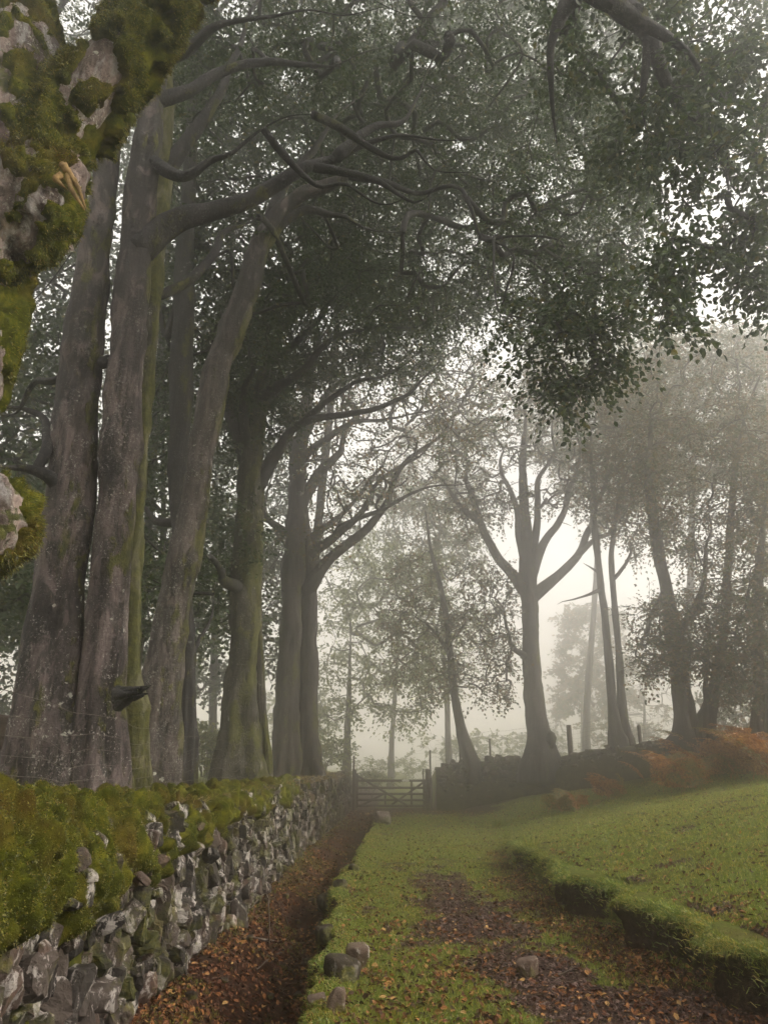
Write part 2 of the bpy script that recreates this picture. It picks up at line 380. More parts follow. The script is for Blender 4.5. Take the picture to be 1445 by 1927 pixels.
def groundmat():
    m, nt, out = newmat('ground'); g = nt.nodes.new('ShaderNodeTexCoord').outputs['Object']
    def at(n):
        a = nt.nodes.new('ShaderNodeAttribute'); a.attribute_name = n; return a.outputs['Fac']
    f = noise(nt, g, 24, 6, .75); f2 = noise(nt, g, 2.2, 5, .6)
    gc = ramp(nt, f, [(.3, (.05, .075, .012)), (.5, (.13, .16, .024)), (.68, (.22, .23, .042))])
    gc = mixc(nt, ramp(nt, f2, [(.45, (0, 0, 0)), (.68, (.7, .7, .7))]), gc, (.12, .095, .03))
    earth = ramp(nt, f, [(.3, (.020, .012, .010)), (.55, (.060, .036, .026)), (.75, (.14, .09, .06))])
    lc = ramp(nt, noise(nt, g, 38, 4, .7), [(.3, (.014, .009, .008)), (.5, (.05, .024, .016)), (.62, (.11, .045, .022)), (.75, (.2, .11, .05))])
    col = mixc(nt, at('grass'), earth, gc)
    lf = ramp(nt, math_(nt, 'ADD', at('litter'), math_(nt, 'MULTIPLY', math_(nt, 'SUBTRACT', noise(nt, g, 13, 5, .8), .5), 1.3)), [(.42, (0, 0, 0)), (.52, (1, 1, 1))])
    col = mixc(nt, lf, col, lc)
    bsdf(nt, out, col, 1, math_(nt, 'ADD', f, noise(nt, g, 90, 3, .8)), 1, .03, .1); return m
ny, nx = X.shape
ii = (np.arange(ny - 1)[:, None] * nx + np.arange(nx - 1)[None])
q = np.stack([ii, ii + 1, ii + nx + 1, ii + nx], -1).reshape(-1, 4)
ground = MB().add(np.stack([X, Y, Z], -1), q).build('ground', groundmat(), attrs={'grass': GR.ravel(), 'litter': LI.ravel(), 'gravel': GV.ravel()})
tag(ground, kind='structure')

# ------------------------------------------------------------------ leaf cards of real leaf shape
def frame(d, nrm):
    d = unit(d); s = unit(np.cross(nrm, d)); return d, s, np.cross(d, s)
def put_leaves(mb, pos, d, nrm, size, fine):
    d, s, n = frame(d, nrm); k = len(pos); sz = size[:, None]
    if fine:
        prof = [(0, 0, 0), (.32, .30, .07), (.70, .24, .06), (1, 0, -.08), (.70, -.24, .06), (.32, -.30, .07)]
    else:
        prof = [(0, 0, 0), (.5, .36, .08), (1, 0, -.05), (.5, -.36, .08)]
    V = np.stack([pos + sz * (a * d + b * s + c * n) for a, b, c in prof], 1)
    o = np.arange(k)[:, None] * len(prof)
    q = np.concatenate([o + np.array([0, 1, 2, 3]), o + np.array([0, 3, 4, 5])]) if fine else o + np.array([0, 1, 2, 3])
    mb.add(V, q)
def ru(n, a, b): return RNG.uniform(a, b, n)
def rn(n, s=1.0): return RNG.normal(0, s, (n, 3))

def sprays(mb_leaf, mb_twig, nodes, dirs, per, length, nleaf, size, fine, droop=.25, spread=.8, twig=.003):
    """flat beech sprays: twigs with leaves to both sides"""
    o = np.repeat(nodes, per, 0); k = len(o)
    if k == 0: return
    d = np.repeat(dirs, per, 0) + rn(k, spread) * np.array([1, 1, .45]); d = unit(d); d[:, 2] -= droop; d = unit(d)
    L = length * ru(k, .6, 1.3)
    up = unit(np.array([0, 0, 1.]) + rn(k, .35)); d_, s, n = frame(d, up)
    t = (np.arange(nleaf) + .7) / nleaf
    sag = -.35 * droop
    base = o[:, None] + d_[:, None] * (L[:, None] * t)[..., None]; base[..., 2] += sag * (L[:, None] * t ** 2)
    sgn = np.where(np.arange(nleaf) % 2 == 0, 1., -1.)[None, :, None]
    ld = d_[:, None] * .75 + s[:, None] * sgn * .8 + RNG.normal(0, .25, (k, nleaf, 3)); ld[..., 2] -= .15
    ln = n[:, None] + RNG.normal(0, .42, (k, nleaf, 3))
    sz = size * RNG.uniform(.6, 1.2, (k, nleaf))
    off = RNG.normal(0, .02 * (length / .5), (k, nleaf, 3))
    put_leaves(mb_leaf, (base + off).reshape(-1, 3), unit(ld.reshape(-1, 3)), unit(ln.reshape(-1, 3)), sz.ravel(), fine)
    if mb_twig is not None:
        tt = np.array([0, .5, 1.]); c = o[:, None] + d_[:, None] * (L[:, None] * tt)[..., None]; c[..., 2] += sag * (L[:, None] * tt ** 2)
        rr = twig * np.array([1, .7, .35]); ring = []
        for a in range(3):
            an = a * 2.094; ring.append(c + (s[:, None] * math.cos(an) + n[:, None] * math.sin(an)) * rr[None, :, None])
        V = np.stack(ring, 2).reshape(-1, 3)                       # k,3 rings,3 verts
        b = np.arange(k)[:, None] * 9; q = []
        for r in (0, 1):
            for a in range(3):
                q.append(b + np.array([r*3 + a, r*3 + (a+1) % 3, r*3 + 3 + (a+1) % 3, r*3 + 3 + a]))
        mb_twig.add(V, np.concatenate(q))

# ------------------------------------------------------------------ tree growing
def inpoly(poly, x, y):
    poly = np.asarray(poly, float); r = np.zeros(len(x), bool); j = len(poly) - 1
    for i in range(len(poly)):
        xi, yi = poly[i]; xj, yj = poly[j]
        c = ((yi > y) != (yj > y)) & (x < (xj - xi) * (y - yi) / (yj - yi + 1e-12) + xi); r ^= c; j = i
    return r
def region(poly, Y0, Y1, n):
    poly = np.asarray(poly, float); out = []
    while len(out) < n:
        x = RNG.uniform(poly[:, 0].min(), poly[:, 0].max(), 400); y = RNG.uniform(poly[:, 1].min(), poly[:, 1].max(), 400)
        for a, b in zip(x[inpoly(poly, x, y)], y[inpoly(poly, x, y)] if False else y[inpoly(poly, x, y)]):
            out.append(P(a, b, RNG.uniform(Y0, Y1)))
    return np.array(out[:n])
def grow(roots, attr, tip=.008, power=2.3, wander=.16, bias=.25, smax=99):
    """join attractors to the traced limbs by a branching net; returns chains (points, radii) and tips with directions"""
    n0 = len(roots); pos = np.vstack([roots, attr]); N = len(pos); par = np.full(N, -1)
    best = np.full(N, 1e9); bp = np.zeros(N, int); plen = np.zeros(N)
    D = np.linalg.norm(attr[:, None] - roots[None], axis=2)
    best[n0:] = D.min(1); bp[n0:] = D.argmin(1)
    alive = np.zeros(N, bool); alive[n0:] = True; order = []
    for _ in range(N - n0):
        i = int(np.where(alive, best, 1e9).argmin()); par[i] = bp[i]; alive[i] = False
        plen[i] = plen[par[i]] + np.linalg.norm(pos[i] - pos[par[i]]); order.append(i)
        d = np.linalg.norm(pos - pos[i], axis=1) + bias * plen[i]
        up = alive & (d < best); best[up] = d[up]; bp[up] = i
    load = np.zeros(N); load[n0:] = 0; ch = [[] for _ in range(N)]
    for i in order: ch[par[i]].append(i)
    R = np.zeros(N)
    for i in reversed(order):
        s = sum(R[c] ** power for c in ch[i]); R[i] = (max(s, 0) + tip ** power) ** (1 / power)
    R = np.minimum(R, smax)
    chains = []; used = np.zeros(N, bool)
    for i in order:
        if used[i]: continue
        p = par[i]
        c = [p, i]; used[i] = True; k = i
        while ch[k]:
            nx_ = [a for a in ch[k] if not used[a]]
            if not nx_: break
            m_ = max(nx_, key=lambda a: R[a]); used[m_] = True; c.append(m_); k = m_
        pts = pos[c].copy(); rs = R[c].copy(); rs[0] = rs[1]
        o = [pts[0]]; r = [rs[0]]
        for a in range(1, len(pts)):
            L = np.linalg.norm(pts[a] - pts[a-1]); m1 = (pts[a] + pts[a-1]) / 2 + RNG.normal(0, wander * L, 3) + np.array([0, 0, -.02 * L])
            o += [m1, pts[a]]; r += [(rs[a] + rs[a-1]) / 2, rs[a]]
        r[-1] = max(r[-1] * .5, .003)
        chains.append((np.array(o), np.array(r)))
    pi = par[n0:]; d = unit(attr - pos[pi])
    return chains, pos[n0:], d, R[n0:]
def draw_chains(mb, chains, step=.25, seg=6):
    for p, r in chains:
        L = np.linalg.norm(np.diff(p, axis=0), axis=1).sum()
        q, rr = spline(p, r, max(step, L / 60)); q = q + fbm(q * 2.2, 2, 5)[:, None] * .0
        tube(mb, q, rr, seg if r.max() > .02 else max(4, seg - 2), cap=False)
def pp(lst, Y, Y1=None):
    """(px,py,width px) list -> points and radii; Y may run to Y1 along the list"""
    n = len(lst); o = []; r = []
    for k, (a, b, c) in enumerate(lst):
        yk = Y if Y1 is None else Y + (Y1 - Y) * k / (n - 1)
        o.append(P(a, b, yk)); r.append(px2m(c / 2, b, yk))
    return np.array(o), np.array(r)
def bole(mb, pts, rs, seg=40, step=.09, flute=.12, lump=.06, flare=0, seed=0, z0=None, foot=1.0, wig=.1):
    q, r = spline(pts, rs, step); f_ = np.linspace(0, 1, len(q))[:, None]
    q = q + wig * np.minimum(1, f_ * 1.6) ** 1.5 * np.stack([fbm(q * .9 + k * 7, 2, seed + k) for k in range(3)], -1)
    z0 = q[0][2] if z0 is None else z0
    def disp(p, d, R, a):
        h = (p[:, 2] - z0)[:, None]
        ang = a[None, :] + seed
        f = np.exp(-np.maximum(h, 0) / foot)
        fl = vn(np.stack([np.cos(ang) * 1.6 + 0 * h, np.sin(ang) * 1.6 + 0 * h, h * .35 + seed + 0 * ang], -1))
        root = vn(np.stack([np.cos(ang) * 2.6 + 0 * h, np.sin(ang) * 2.6 + 0 * h, h * .2 + seed * 2 + 0 * ang], -1))
        P3 = p[:, None] + d * R[..., None]
        kr = np.random.default_rng(int(seed * 100) + 7); L_ = h.max(); K = 0
        if r[0] > .16 and seg >= 36:
            for _ in range(int(L_ * 2.2)):
                hj, aj, s_ = kr.uniform(.1, L_), kr.uniform(0, 2 * np.pi), kr.uniform(.05, .13)
                da = np.abs((ang - aj + np.pi) % (2 * np.pi) - np.pi); d2 = ((h - hj) / s_) ** 2 + (R * da / (s_ * 1.1)) ** 2
                K = K + s_ * (.42 * np.exp(-d2 * .8) - .55 * np.exp(-d2 * 5))
        R = R + K
        return R * (1 + flute * fl + f * (flare * (.55 + 1.7 * root))) + lump * np.minimum(R, .4) / .4 * 2.0 * fbm(P3 * np.array([2.5, 2.5, 1.6]), 3, seed) \
            + (.014 if len(q) < 400 or seg < 100 else .03) * np.minimum(1, R / .15) * fbm(P3 * np.array([14, 14, 5]), 3, seed + 2)
    tube(mb, q, r, seg, disp)
    return q, r
def make_tree(name, label, trunks, limbs, crown, barkm, leafm, base=None, group=None, per=3, length=.5, nleaf=10, leaf=.08, fine=True,
              tip=.010, seg=40, flare=.35, flute=.12, lump=.05, droop=.25, bias=.25, step=.09, twigs=True, wander=.16, foot=.8, smax=.14, spread=.8, cat='tree', thin=1.0, lmats=None):
    """trunks / limbs: lists of (points, radii); crown: attractor points"""
    b = trunks[0][0][0] if base is None else base
    root = empty(name, b, label, cat, group)
    skel = []
    for k, (p, r) in enumerate(trunks):
        z0 = p[0][2] + .15; p = np.vstack([p[:1] - [0, 0, .6], p]); r = np.r_[r[0] * 1.02, r] * (.90 if seg > 80 else .80); r[-1] *= .5
        mb = MB(); q, rr = bole(mb, p, r, seg, step, flute, lump, flare, 1.7 * k + len(label) * .13, z0=z0, foot=foot, wig=.05)
        mb.build('trunk', barkm, root); n = len(q); skel.append(q[n // 3:])
    for k, (p, r) in enumerate(limbs):
        r = r * np.interp(np.linspace(0, 1, len(r)), [0, .5, 1], [.92, .66, .12])
        sk = np.vstack(skel); dd = np.linalg.norm(sk - p[0], axis=1) + .35 * np.maximum(0, sk[:, 2] - p[0][2]); j_ = int(dd.argmin())
        if dd[j_] < 1.6: p = np.vstack([sk[j_], p[0] * .55 + sk[j_] * .45, p[1:]]); r = np.r_[r[0] * .85, r]
        mb = MB(); q, rr = bole(mb, p, r, max(10, seg // 2), step * 1.5, .10, .02, 0, 3 + k, foot=.01, wig=.16 + .010 * p[0][1])
        mb.build('limb', lmats[min(k, len(lmats) - 1)] if lmats else barkm, root); skel.append(q[2:])
    skel = np.vstack(skel); 
    st = max(1, int(len(skel) / 260)); skel = skel[::st]
    ch, tips, dirs, R = grow(skel, crown, tip=tip, bias=bias, wander=wander, smax=smax)
    mb = MB(); draw_chains(mb, ch, .22 if fine else .5, 7 if fine else 5)
    ml = MB(); keep = RNG.random(len(tips)) < thin
    sprays(ml, mb if twigs else None, tips[keep], dirs[keep], per, length, nleaf, leaf, fine, droop, spread, twig=.0035 if fine else .008)
    # second layer of sprays set back along the branches
    back = np.concatenate([c[0][1:] for c in ch]) if fine else tips[keep]
    sprays(ml, None, back, unit(rn(len(back))), per if fine else per + 1, length * 1.1, nleaf, leaf, fine, droop, spread)
    mb.build('branchwork', lmats[-1] if lmats else barkm, root)
    ml.build('crown', leafm, root, smooth=False)
    return root

# ================================================================== the left stone wall
import bmesh
def cube_template(cuts):
    bm = bmesh.new(); bmesh.ops.create_cube(bm, size=2.0)
    bmesh.ops.subdivide_edges(bm, edges=bm.edges[:], cuts=cuts, use_grid_fill=True)
    bm.verts.ensure_lookup_table(); V = np.array([v.co[:] for v in bm.verts]); q = np.array([[v.index for v in f.verts] for f in bm.faces]); bm.free()
    return V, q
CT = {k: cube_template(k) for k in (1, 2, 4, 7)}
def stones(mb, cen, size, fx, fy, fz, res, rough=.10, seed=0):
    """angular stones: rounded blocks cut by random planes. size = half extents along fx, fy, fz"""
    V, q = CT[res]; k = len(cen)
    r = np.random.default_rng(seed)
    T = V / (np.abs(V) ** 6).sum(1, keepdims=True) ** (1 / 6) * .97
    Pn = np.repeat(T[None], k, 0)
    for _ in range(7):
        n = unit(r.normal(0, 1, (k, 3))); h = r.uniform(.58, 1.05, k)
        d = np.maximum(np.einsum('kvi,ki->kv', Pn, n) - h[:, None], 0); Pn = Pn - d[..., None] * n[:, None] * .95
    if res > 1:
        off = r.uniform(0, 50, (k, 1, 3)); Pn = Pn * (1 + rough * fbm(Pn * 1.8 + off, 3, 3))[..., None]
        if res > 3: Pn = Pn + .07 * fbm(Pn * 5 + off, 3, 4)[..., None] * unit(Pn)
    W = cen[:, None] + Pn[..., 0:1] * (size[:, 0:1] * fx)[:, None] + Pn[..., 1:2] * (size[:, 1:2] * fy)[:, None] + Pn[..., 2:3] * (size[:, 2:3] * fz)[:, None]
    mb.add(W.reshape(-1, 3), (q[None] + (np.arange(k) * len(V))[:, None, None]).reshape(-1, 4))
def single_stone(name, px, py, wpx, hpx, label, z=None, Y=None, mat='stone_pale', res=7, seed=1, sink=.25, cat='stone', dpt=1.0, group=None):
    if Y is None:                       # stands on the ground
        Y = 4.0
        for _ in range(400):
            p = P(px, py, Y)
            if p[2] <= gh(p[0], p[1]): break
            Y *= 1.008
    p = P(px, py, Y); w_ = px2m(wpx / 2, py, Y); h_ = px2m(hpx / 2, py, Y)
    o = empty(name, p, label, cat, group) if False else None
    mb = MB(); r = np.random.default_rng(seed); a = r.uniform(-.5, .5)
    fx = unit(np.array([[math.cos(a), math.sin(a), r.uniform(-.2, .2)]])); fz = np.array([[r.uniform(-.15, .15), r.uniform(-.15, .15), 1.]]); fy = unit(np.cross(fz, fx)); fz = np.cross(fx, fy)
    stones(mb, np.array([[0, 0, h_ * (1 - sink)]]), np.array([[w_, w_ * dpt, h_ * 1.1]]), fx, fy, fz, res, .12, seed)
    ob = mb.build(name, M[mat]); ob.location = tuple(p)
    return tag(ob, label, cat, group)
def htop(y): return np.interp(y, [2, 4, 7, 12, 20, 28.6], [1.40, 1.38, 1.30, 1.27, 1.27, 1.33])
wall = empty('dry_stone_wall', (-1.95, 4, 0), 'long mossy dry stone wall running up the left side of the lane to the gate', 'stone wall')
mb = MB()
ky = np.linspace(2.2, 29.0, 110)      # dark core
prof = [(-.78, -.3), (-.78, 1.0), (-.60, 1.0), (-.16, 1.0), (-.10, .6), (-.06, .0), (-.02, -.35)]
V = np.array([[(wf(y) + a, y, (htop(y) - .12) * b if b > 0 else b) for a, b in prof] for y in ky]).reshape(-1, 3)
n = len(prof); i = np.arange(len(ky) - 1)[:, None] * n + np.arange(n - 1)[None]
mb.add(V, np.stack([i, i + 1, i + n + 1, i + n], -1).reshape(-1, 4)).build('rubble_core', M['rubble'], wall)
def wall_stones(mb, y0, y1, sz, res, seed, zmax=None):
    r = np.random.default_rng(seed); cen = []; size = []
    z = -.12
    while z < 1.5:
        hh = sz * r.uniform(.75, 1.25); y = y0 + r.uniform(-.1, 0)
        while y < y1:
            wd = sz * r.uniform(.3, 1.25); h1 = hh * r.uniform(.8, 1.7)
            zt = htop(y)
            if z + hh * (.35 if y > 14 else .75 if y > 9 else 1.3) < zt:
                zz = z + hh * .5 + r.uniform(-.04, .04)
                cen.append((wf(y) - .06 + .07 * (1 - zz / 1.4) + r.uniform(-.09, .055), y + wd / 2, zz)); size.append((r.uniform(.10, .17), wd * .56, h1 * .54))
            y += wd
        z += hh * .86
    cen = np.array(cen); size = np.array(size); k = len(cen)
    fx = unit(np.stack([np.ones(k), r.normal(0, .2, k), r.normal(0, .18, k)], 1)); fz = unit(np.stack([r.normal(0, .1, k), r.normal(0, .25, k), np.ones(k)], 1))
    fy = unit(np.cross(fz, fx)); fz = np.cross(fx, fy)
    stones(mb, cen, size, fx, fy, fz, res, .26, seed)
mb = MB(); wall_stones(mb, 3.3, 9.0, .175, 4, 1); wall_stones(mb, 9.0, 15, .15, 2, 2)
r = np.random.default_rng(77); k = 24; yy_ = np.exp(r.uniform(math.log(4), math.log(13), k)); zz_ = r.uniform(.62, 1.22, k)
one = np.ones(k); stones(mb, np.stack([wf(yy_) + .12 + r.uniform(-.02, .05, k), yy_, zz_], 1), np.stack([r.uniform(.05, .10, k), r.uniform(.03, .09, k), r.uniform(.03, .10, k)], 1),
    *(lambda fx, fz: (fx, unit(np.cross(fz, fx)), np.cross(fx, unit(np.cross(fz, fx)))))(unit(np.stack([one, r.normal(0, .4, k), r.normal(0, .4, k)], 1)), unit(np.stack([r.normal(0, .3, k), r.normal(0, .4, k), one], 1))), 4, .16, 9)
mf = MB(); wall_stones(mf, 15, 29, .20, 1, 3); mf.build('stone_face', stonemat('wall_far_stone', (.8, .78, .72), .45), wall, smooth=False)
# square end of the wall by the gate
mb.build('stone_face', M['stone'], wall, smooth=False)
# moss blanket
my = [3.0]
while my[-1] < 19: my.append(my[-1] + .009 + .0023 * (my[-1] - 3))
my = np.array(my); sN = 120; sv = np.linspace(0, 1, sN)
pz = np.array([(-.84, .80), (-.70, .97), (-.42, 1.05), (-.10, 1.03), (.09, .92), (.13, .70), (.15, .42), (.18, .15)])
seg = np.r_[0, np.cumsum(np.linalg.norm(np.diff(pz * [1, 1.35], axis=0), axis=1))]; seg /= seg[-1]
pa = np.interp(sv, seg, pz[:, 0]); pb = np.interp(sv, seg, pz[:, 1])
YY, SS = np.meshgrid(my, sv, indexing='ij')
base = np.stack([wf(YY) + pa[None], YY, htop(YY) * pb[None]], -1)
du = np.gradient(base, axis=0); dv = np.gradient(base, axis=1); nr = unit(np.cross(dv, du))
if nr[len(my)//2, 60, 2] < 0 and nr[len(my)//2, 100, 0] < 0: nr = -nr
cz = np.interp(my, [3, 5, 8, 11, 13, 16, 19], [.66, .70, .84, .93, 1.0, 1.1, 1.2])[:, None]
pn = base * np.array([1, 1, .8])
cut = base[..., 2] - cz + .38 * fbm(base * np.array([1.5, 2.2, .9]), 4, 6) + .12 * fbm(base * np.array([6, 9, 2.2]), 2, 9)
lump = np.clip(1.12 - 1.25 * worley(pn * np.array([6, 6.4, 4.2]) + .35 * fbm(base * 3, 2, 3)[..., None], 1), 0, 1) ** .75; l2 = 1 - worley(pn * 11 + 3, 2)
hole = sm(.08, .18, fbm(base * 3.4, 3, 33)) * (YY > 4.0)
o = .20 * lump + .045 * l2 - .085 + .05 * fbm(base * 4, 2, 61) + .02 * fbm(base * 26, 2, 7) + .06 * fbm(base * 1.6, 2, 12) + .0
mk = sm(-.05, .10, cut) * (1 - hole * .95)
o = o * (.35 + .65 * mk) - .17 * (1 - mk) - .02
o = np.where(YY > 18, o - (YY - 18) * .3, o)
MV = base + nr * o[..., None]; MV[..., 2] -= .05 * np.maximum(o, 0) * (SS > .45)
a, b = MV.shape[:2]; i = np.arange(a - 1)[:, None] * b + np.arange(b - 1)[None]
MB().add(MV.reshape(-1, 3), np.stack([i, i + 1, i + b + 1, i + b], -1).reshape(-1, 4)).build('moss_blanket', M['moss'], wall)
# moss fibres
fl = np.where(((mk > .6) & (lump > .25)).ravel())[0]; wgt = (1 / MV[..., 1].ravel()[fl] ** 1.0); 
idx = RNG.choice(fl, 100000, p=wgt / wgt.sum())
p = MV.reshape(-1, 3)[idx] + rn(len(idx), .006); nn = unit(unit(np.cross(np.gradient(MV, axis=1), np.gradient(MV, axis=0))).reshape(-1, 3)[idx])
if nn[:, 0].mean() < 0: nn = -nn
d = unit(nn + rn(len(idx), .55) + np.array([0, 0, -.25])); L = ru(len(idx), .007, .019)[:, None]; s_ = unit(np.cross(d, rn(len(idx)))) * .0030
V = np.stack([p - s_, p + s_, p + d * L], 1).reshape(-1, 3)
MB().add(V, None, np.arange(len(V)).reshape(-1, 3)).build('moss_fibre', M['moss_tuft'], wall, smooth=False)['kind'] = 'stuff'

# ================================================================== right hand bank wall
rw = empty('dry_stone_wall', (1.95, 29.6, .1), 'rough stone wall and earth bank running uphill to the right of the gate', 'stone wall')
def rwp(t): return np.array([np.interp(t, RWs, RW[:, k]) for k in range(4)])
RWs = np.r_[0, np.cumsum(np.linalg.norm(np.diff(RW[:, :2], axis=0), axis=1))]
r = np.random.default_rng(8); cen = []; size = []; FX = []; FY = []
t = 0
for lay in range(9):
    t = r.uniform(0, .2)
    while t < RWs[4]:
        x, y, zb, zt = rwp(t); x2, y2 = rwp(t + .1)[:2]; tx = unit(np.array([x2 - x, y2 - y, 0])); nr_ = np.array([tx[1], -tx[0], 0])
        wd = r.uniform(.14, .42); fr = (lay + .5) / 9
        if r.random() < np.interp(t, [0, 3, 6, 9, 12], [1, .95, .5, .3, .15]):
            z = zb - .1 + (zt - zb + .12) * fr
            c = np.array([x, y, z]) - nr_ * (-.02 + .22 * fr) + tx * wd / 2
            cen.append(c); size.append((r.uniform(.16, .24), wd * .56, (zt - zb + .1) / 9 * r.uniform(.5, .8))); FX.append(nr_ + r.normal(0, .15, 3)); FY.append(tx)
        t += wd
FX = unit(np.array(FX)); FY = np.array(FY); FZ = unit(np.cross(FX, FY)); FY = np.cross(FZ, FX)
mb = MB(); stones(mb, np.array(cen), np.array(size), FX, FY, FZ, 2, .15, 5); 
# capstones and stones of the end pier
k = 26; cs = []; 
for j in range(k):
    x, y, zb, zt = rwp(r.uniform(0, 5.0)); cs.append((x + r.uniform(-.1, .1), y + r.uniform(.15, .45), zt + r.uniform(-.02, .10)))
k = len(cs); e = np.eye(3)
stones(mb, np.array(cs), r.uniform(.08, .2, (k, 3)), *[np.repeat(e[a][None], k, 0) for a in range(3)], 2, .15, 6)
mb.build('stone_face', M['stone_far'], rw, smooth=False)
tt = np.linspace(0, RWs[-1], 150); prof = [(-.30, 0., -.2), (-.10, 0, .45), (.12, 0, .80), (.26, 0, .93), (.5, 0, 1.0), (.8, 0, 1.02), (1.1, 0, .95)]
V = []
for t in tt:
    x, y, zb, zt = rwp(t); x2, y2 = rwp(t + .1)[:2] if t < RWs[-1] - .2 else np.array([x + .08, y - .04])
    tx = unit(np.array([x2 - x, y2 - y, 0])); nb = -np.array([tx[1], -tx[0], 0])
    for a_, _, h in prof: V.append(np.array([x, y, zb + (zt - zb) * h if h > 0 else zb - .3]) + nb * a_)
V = np.array(V); V += .16 * fbm(V * 1.1, 3, 4)[:, None] * np.array([.3, .8, .5]) + .07 * fbm(V * 4, 2, 5)[:, None] * np.array([.3, .8, .6])
n = len(prof); i = np.arange(len(tt) - 1)[:, None] * n + np.arange(n - 1)[None]
M['bank'] = simple('bank_turf', [(.3, (.020, .018, .010)), (.5, (.055, .045, .024)), (.66, (.09, .085, .03)), (.8, (.14, .10, .05))], 5, 1, bd=.05, detail=8)
MB().add(V, np.stack([i, i + 1, i + n + 1, i + n], -1).reshape(-1, 4)).build('earth_bank', M['bank'], rw)

# ================================================================== turf edge of the bank
ys_ = np.arange(4.2, 17.5, .035)
prof0 = np.array([(.62, -0.03, 0, 1), (.40, -.004, 0, 1), (.22, .012, .2, 1), (.06, .01, .6, 1), (-.05, -.035, 1, .75), (-.07, -.09, 1, .25), (.0, -.16, 1, 0), (.03, -.28, 1, 0), (.02, -.40, 1, 0), (-.03, -.62, .6, 0)])
u_ = np.linspace(0, 9, 40); prof = np.stack([np.interp(u_, np.arange(10), prof0[:, k]) for k in range(4)], 1)
def lipx(y, am=1): return xbank(y) + am * (.32 * n2(y, y * 0 - .1, 1.5, 3, 77) + .22 * n2(y, y * 0 - .3, 4, 3, 78)) - .02
V = []
for t_, dz, am, _g in prof:
    x = lipx(ys_, am) + t_
    zt = gh(xbank(ys_) + .45, ys_, False) - .235 * .33
    zt = zt + am * .07 * n2(ys_, ys_ * 0 + 5, 2.4, 3, 79)
    zg = gh(x, ys_) if t_ > .3 else zt
    k_ = np.interp(ys_, [4, 13, 17.5], [1, 1, .0]) if t_ < .3 else 1
    p_ = np.stack([x, ys_, (zg + dz * (k_ if dz < 0 else 1)) - (1 - k_) * .12], -1)
    p_[:, 0] -= am * (.10 * fbm(p_ * np.array([3, 3.5, 5]), 3, 91) + .05 * fbm(p_ * 11, 3, 92)); p_[:, 2] += am * .03 * fbm(p_ * 7, 2, 93)
    V.append(p_)
V = np.stack(V, 1); a, b = V.shape[:2]; i = np.arange(a - 1)[:, None] * b + np.arange(b - 1)[None]
GRT = np.repeat(prof[None, :, 3], a, 0).ravel()
tb = MB().add(V.reshape(-1, 3), np.stack([i, i + 1, i + b + 1, i + b], -1).reshape(-1, 4)).build('turf_bank', bpy.data.materials['ground'], attrs={'grass': GRT, 'litter': GRT * 0 + .0, 'gravel': GRT * 0})
tag(tb, kind='structure')
# ================================================================== trees
def rg(*a, **k): return region(*a, **k)
# --- near mossy beech at the left edge
tr = [pp([(-380, 1560, 420), (-330, 1250, 390), (-250, 980, 350), (-180, 760, 320), (-135, 600, 320), (-95, 440, 310), (-20, 330, 280), (10, 200, 220), (10, 60, 190), (-30, -250, 160), (-60, -700, 110)], 4.0)]
lm = [pp([(30, 380, 210), (105, 270, 175), (185, 165, 150), (268, 55, 140), (360, -80, 128)], 4.0),
      pp([(352, -65, 126), (540, -330, 115), (800, -420, 115), (960, -280, 100), (1090, -30, 80), (1180, 45, 62), (1290, 110, 40), (1360, 190, 26)], 4.0, 5.9),
      pp([(1150, 10, 50), (1215, 70, 42), (1245, 135, 38), (1300, 205, 32), (1360, 240, 24), (1450, 235, 20)], 5.9, 6.1),
      pp([(1320, 200, 26), (1338, 300, 18), (1345, 385, 12)], 5.9, 5.8),
      pp([(1060, -80, 50), (1040, 60, 26), (1035, 160, 20), (1050, 260, 12)], 5.8, 6.4),
      pp([(1218, 70, 24), (1220, 180, 16), (1205, 260, 9)], 5.9, 6.1)]
cr = np.vstack([region([(1190, 120), (1500, 60), (1560, 600), (1440, 590), (1360, 500), (1230, 520), (1205, 330)], 5.4, 6.8, 105),
                region([(1215, 480), (1265, 480), (1285, 590), (1240, 620)], 5.6, 6.0, 9), region([(1330, 500), (1460, 500), (1450, 590), (1400, 560)], 5.8, 6.2, 7),
                region([(980, -250), (1440, -250), (1440, 60), (1200, 330), (1060, 300)], 6.2, 8.8, 170),
                region([(300, -900), (1700, -900), (1700, -150), (300, -150)], 3.5, 7, 90)])
near = make_tree('beech_tree', 'huge near beech trunk thick with moss at the left edge, one heavy limb arching overhead', tr, lm, cr, M['bark_near'], M['leaf'],
                 per=3, length=.42, nleaf=9, leaf=.078, seg=110, flute=.10, lump=.09, flare=.2, step=.05, droop=.5, tip=.006, smax=.05, wander=.2, lmats=[M['bark_near'], M['bark_dark']])
# unseen canopy joined to its crown, added behind the camera to shade near mist
nb = 140; a_ = np.stack([ru(nb, -13, 3.5), ru(nb, -13, 3.0), ru(nb, 7, 12)], 1)
ch_, tp_, dr_, _r = grow(np.array([[-3.4, 3.6, 8.0], [-3.4, 3.2, 9.0], [-3.2, 2.5, 9.5]]), a_, tip=.008, smax=.12)
mb = MB(); draw_chains(mb, ch_, .6, 5); mb.build('branchwork', M['bark_dark'], near)
ml = MB(); sprays(ml, None, tp_, dr_, 14, 1.1, 10, .20, False, .3, 1.0); ml.build('crown', M['leaf'], near, smooth=False)
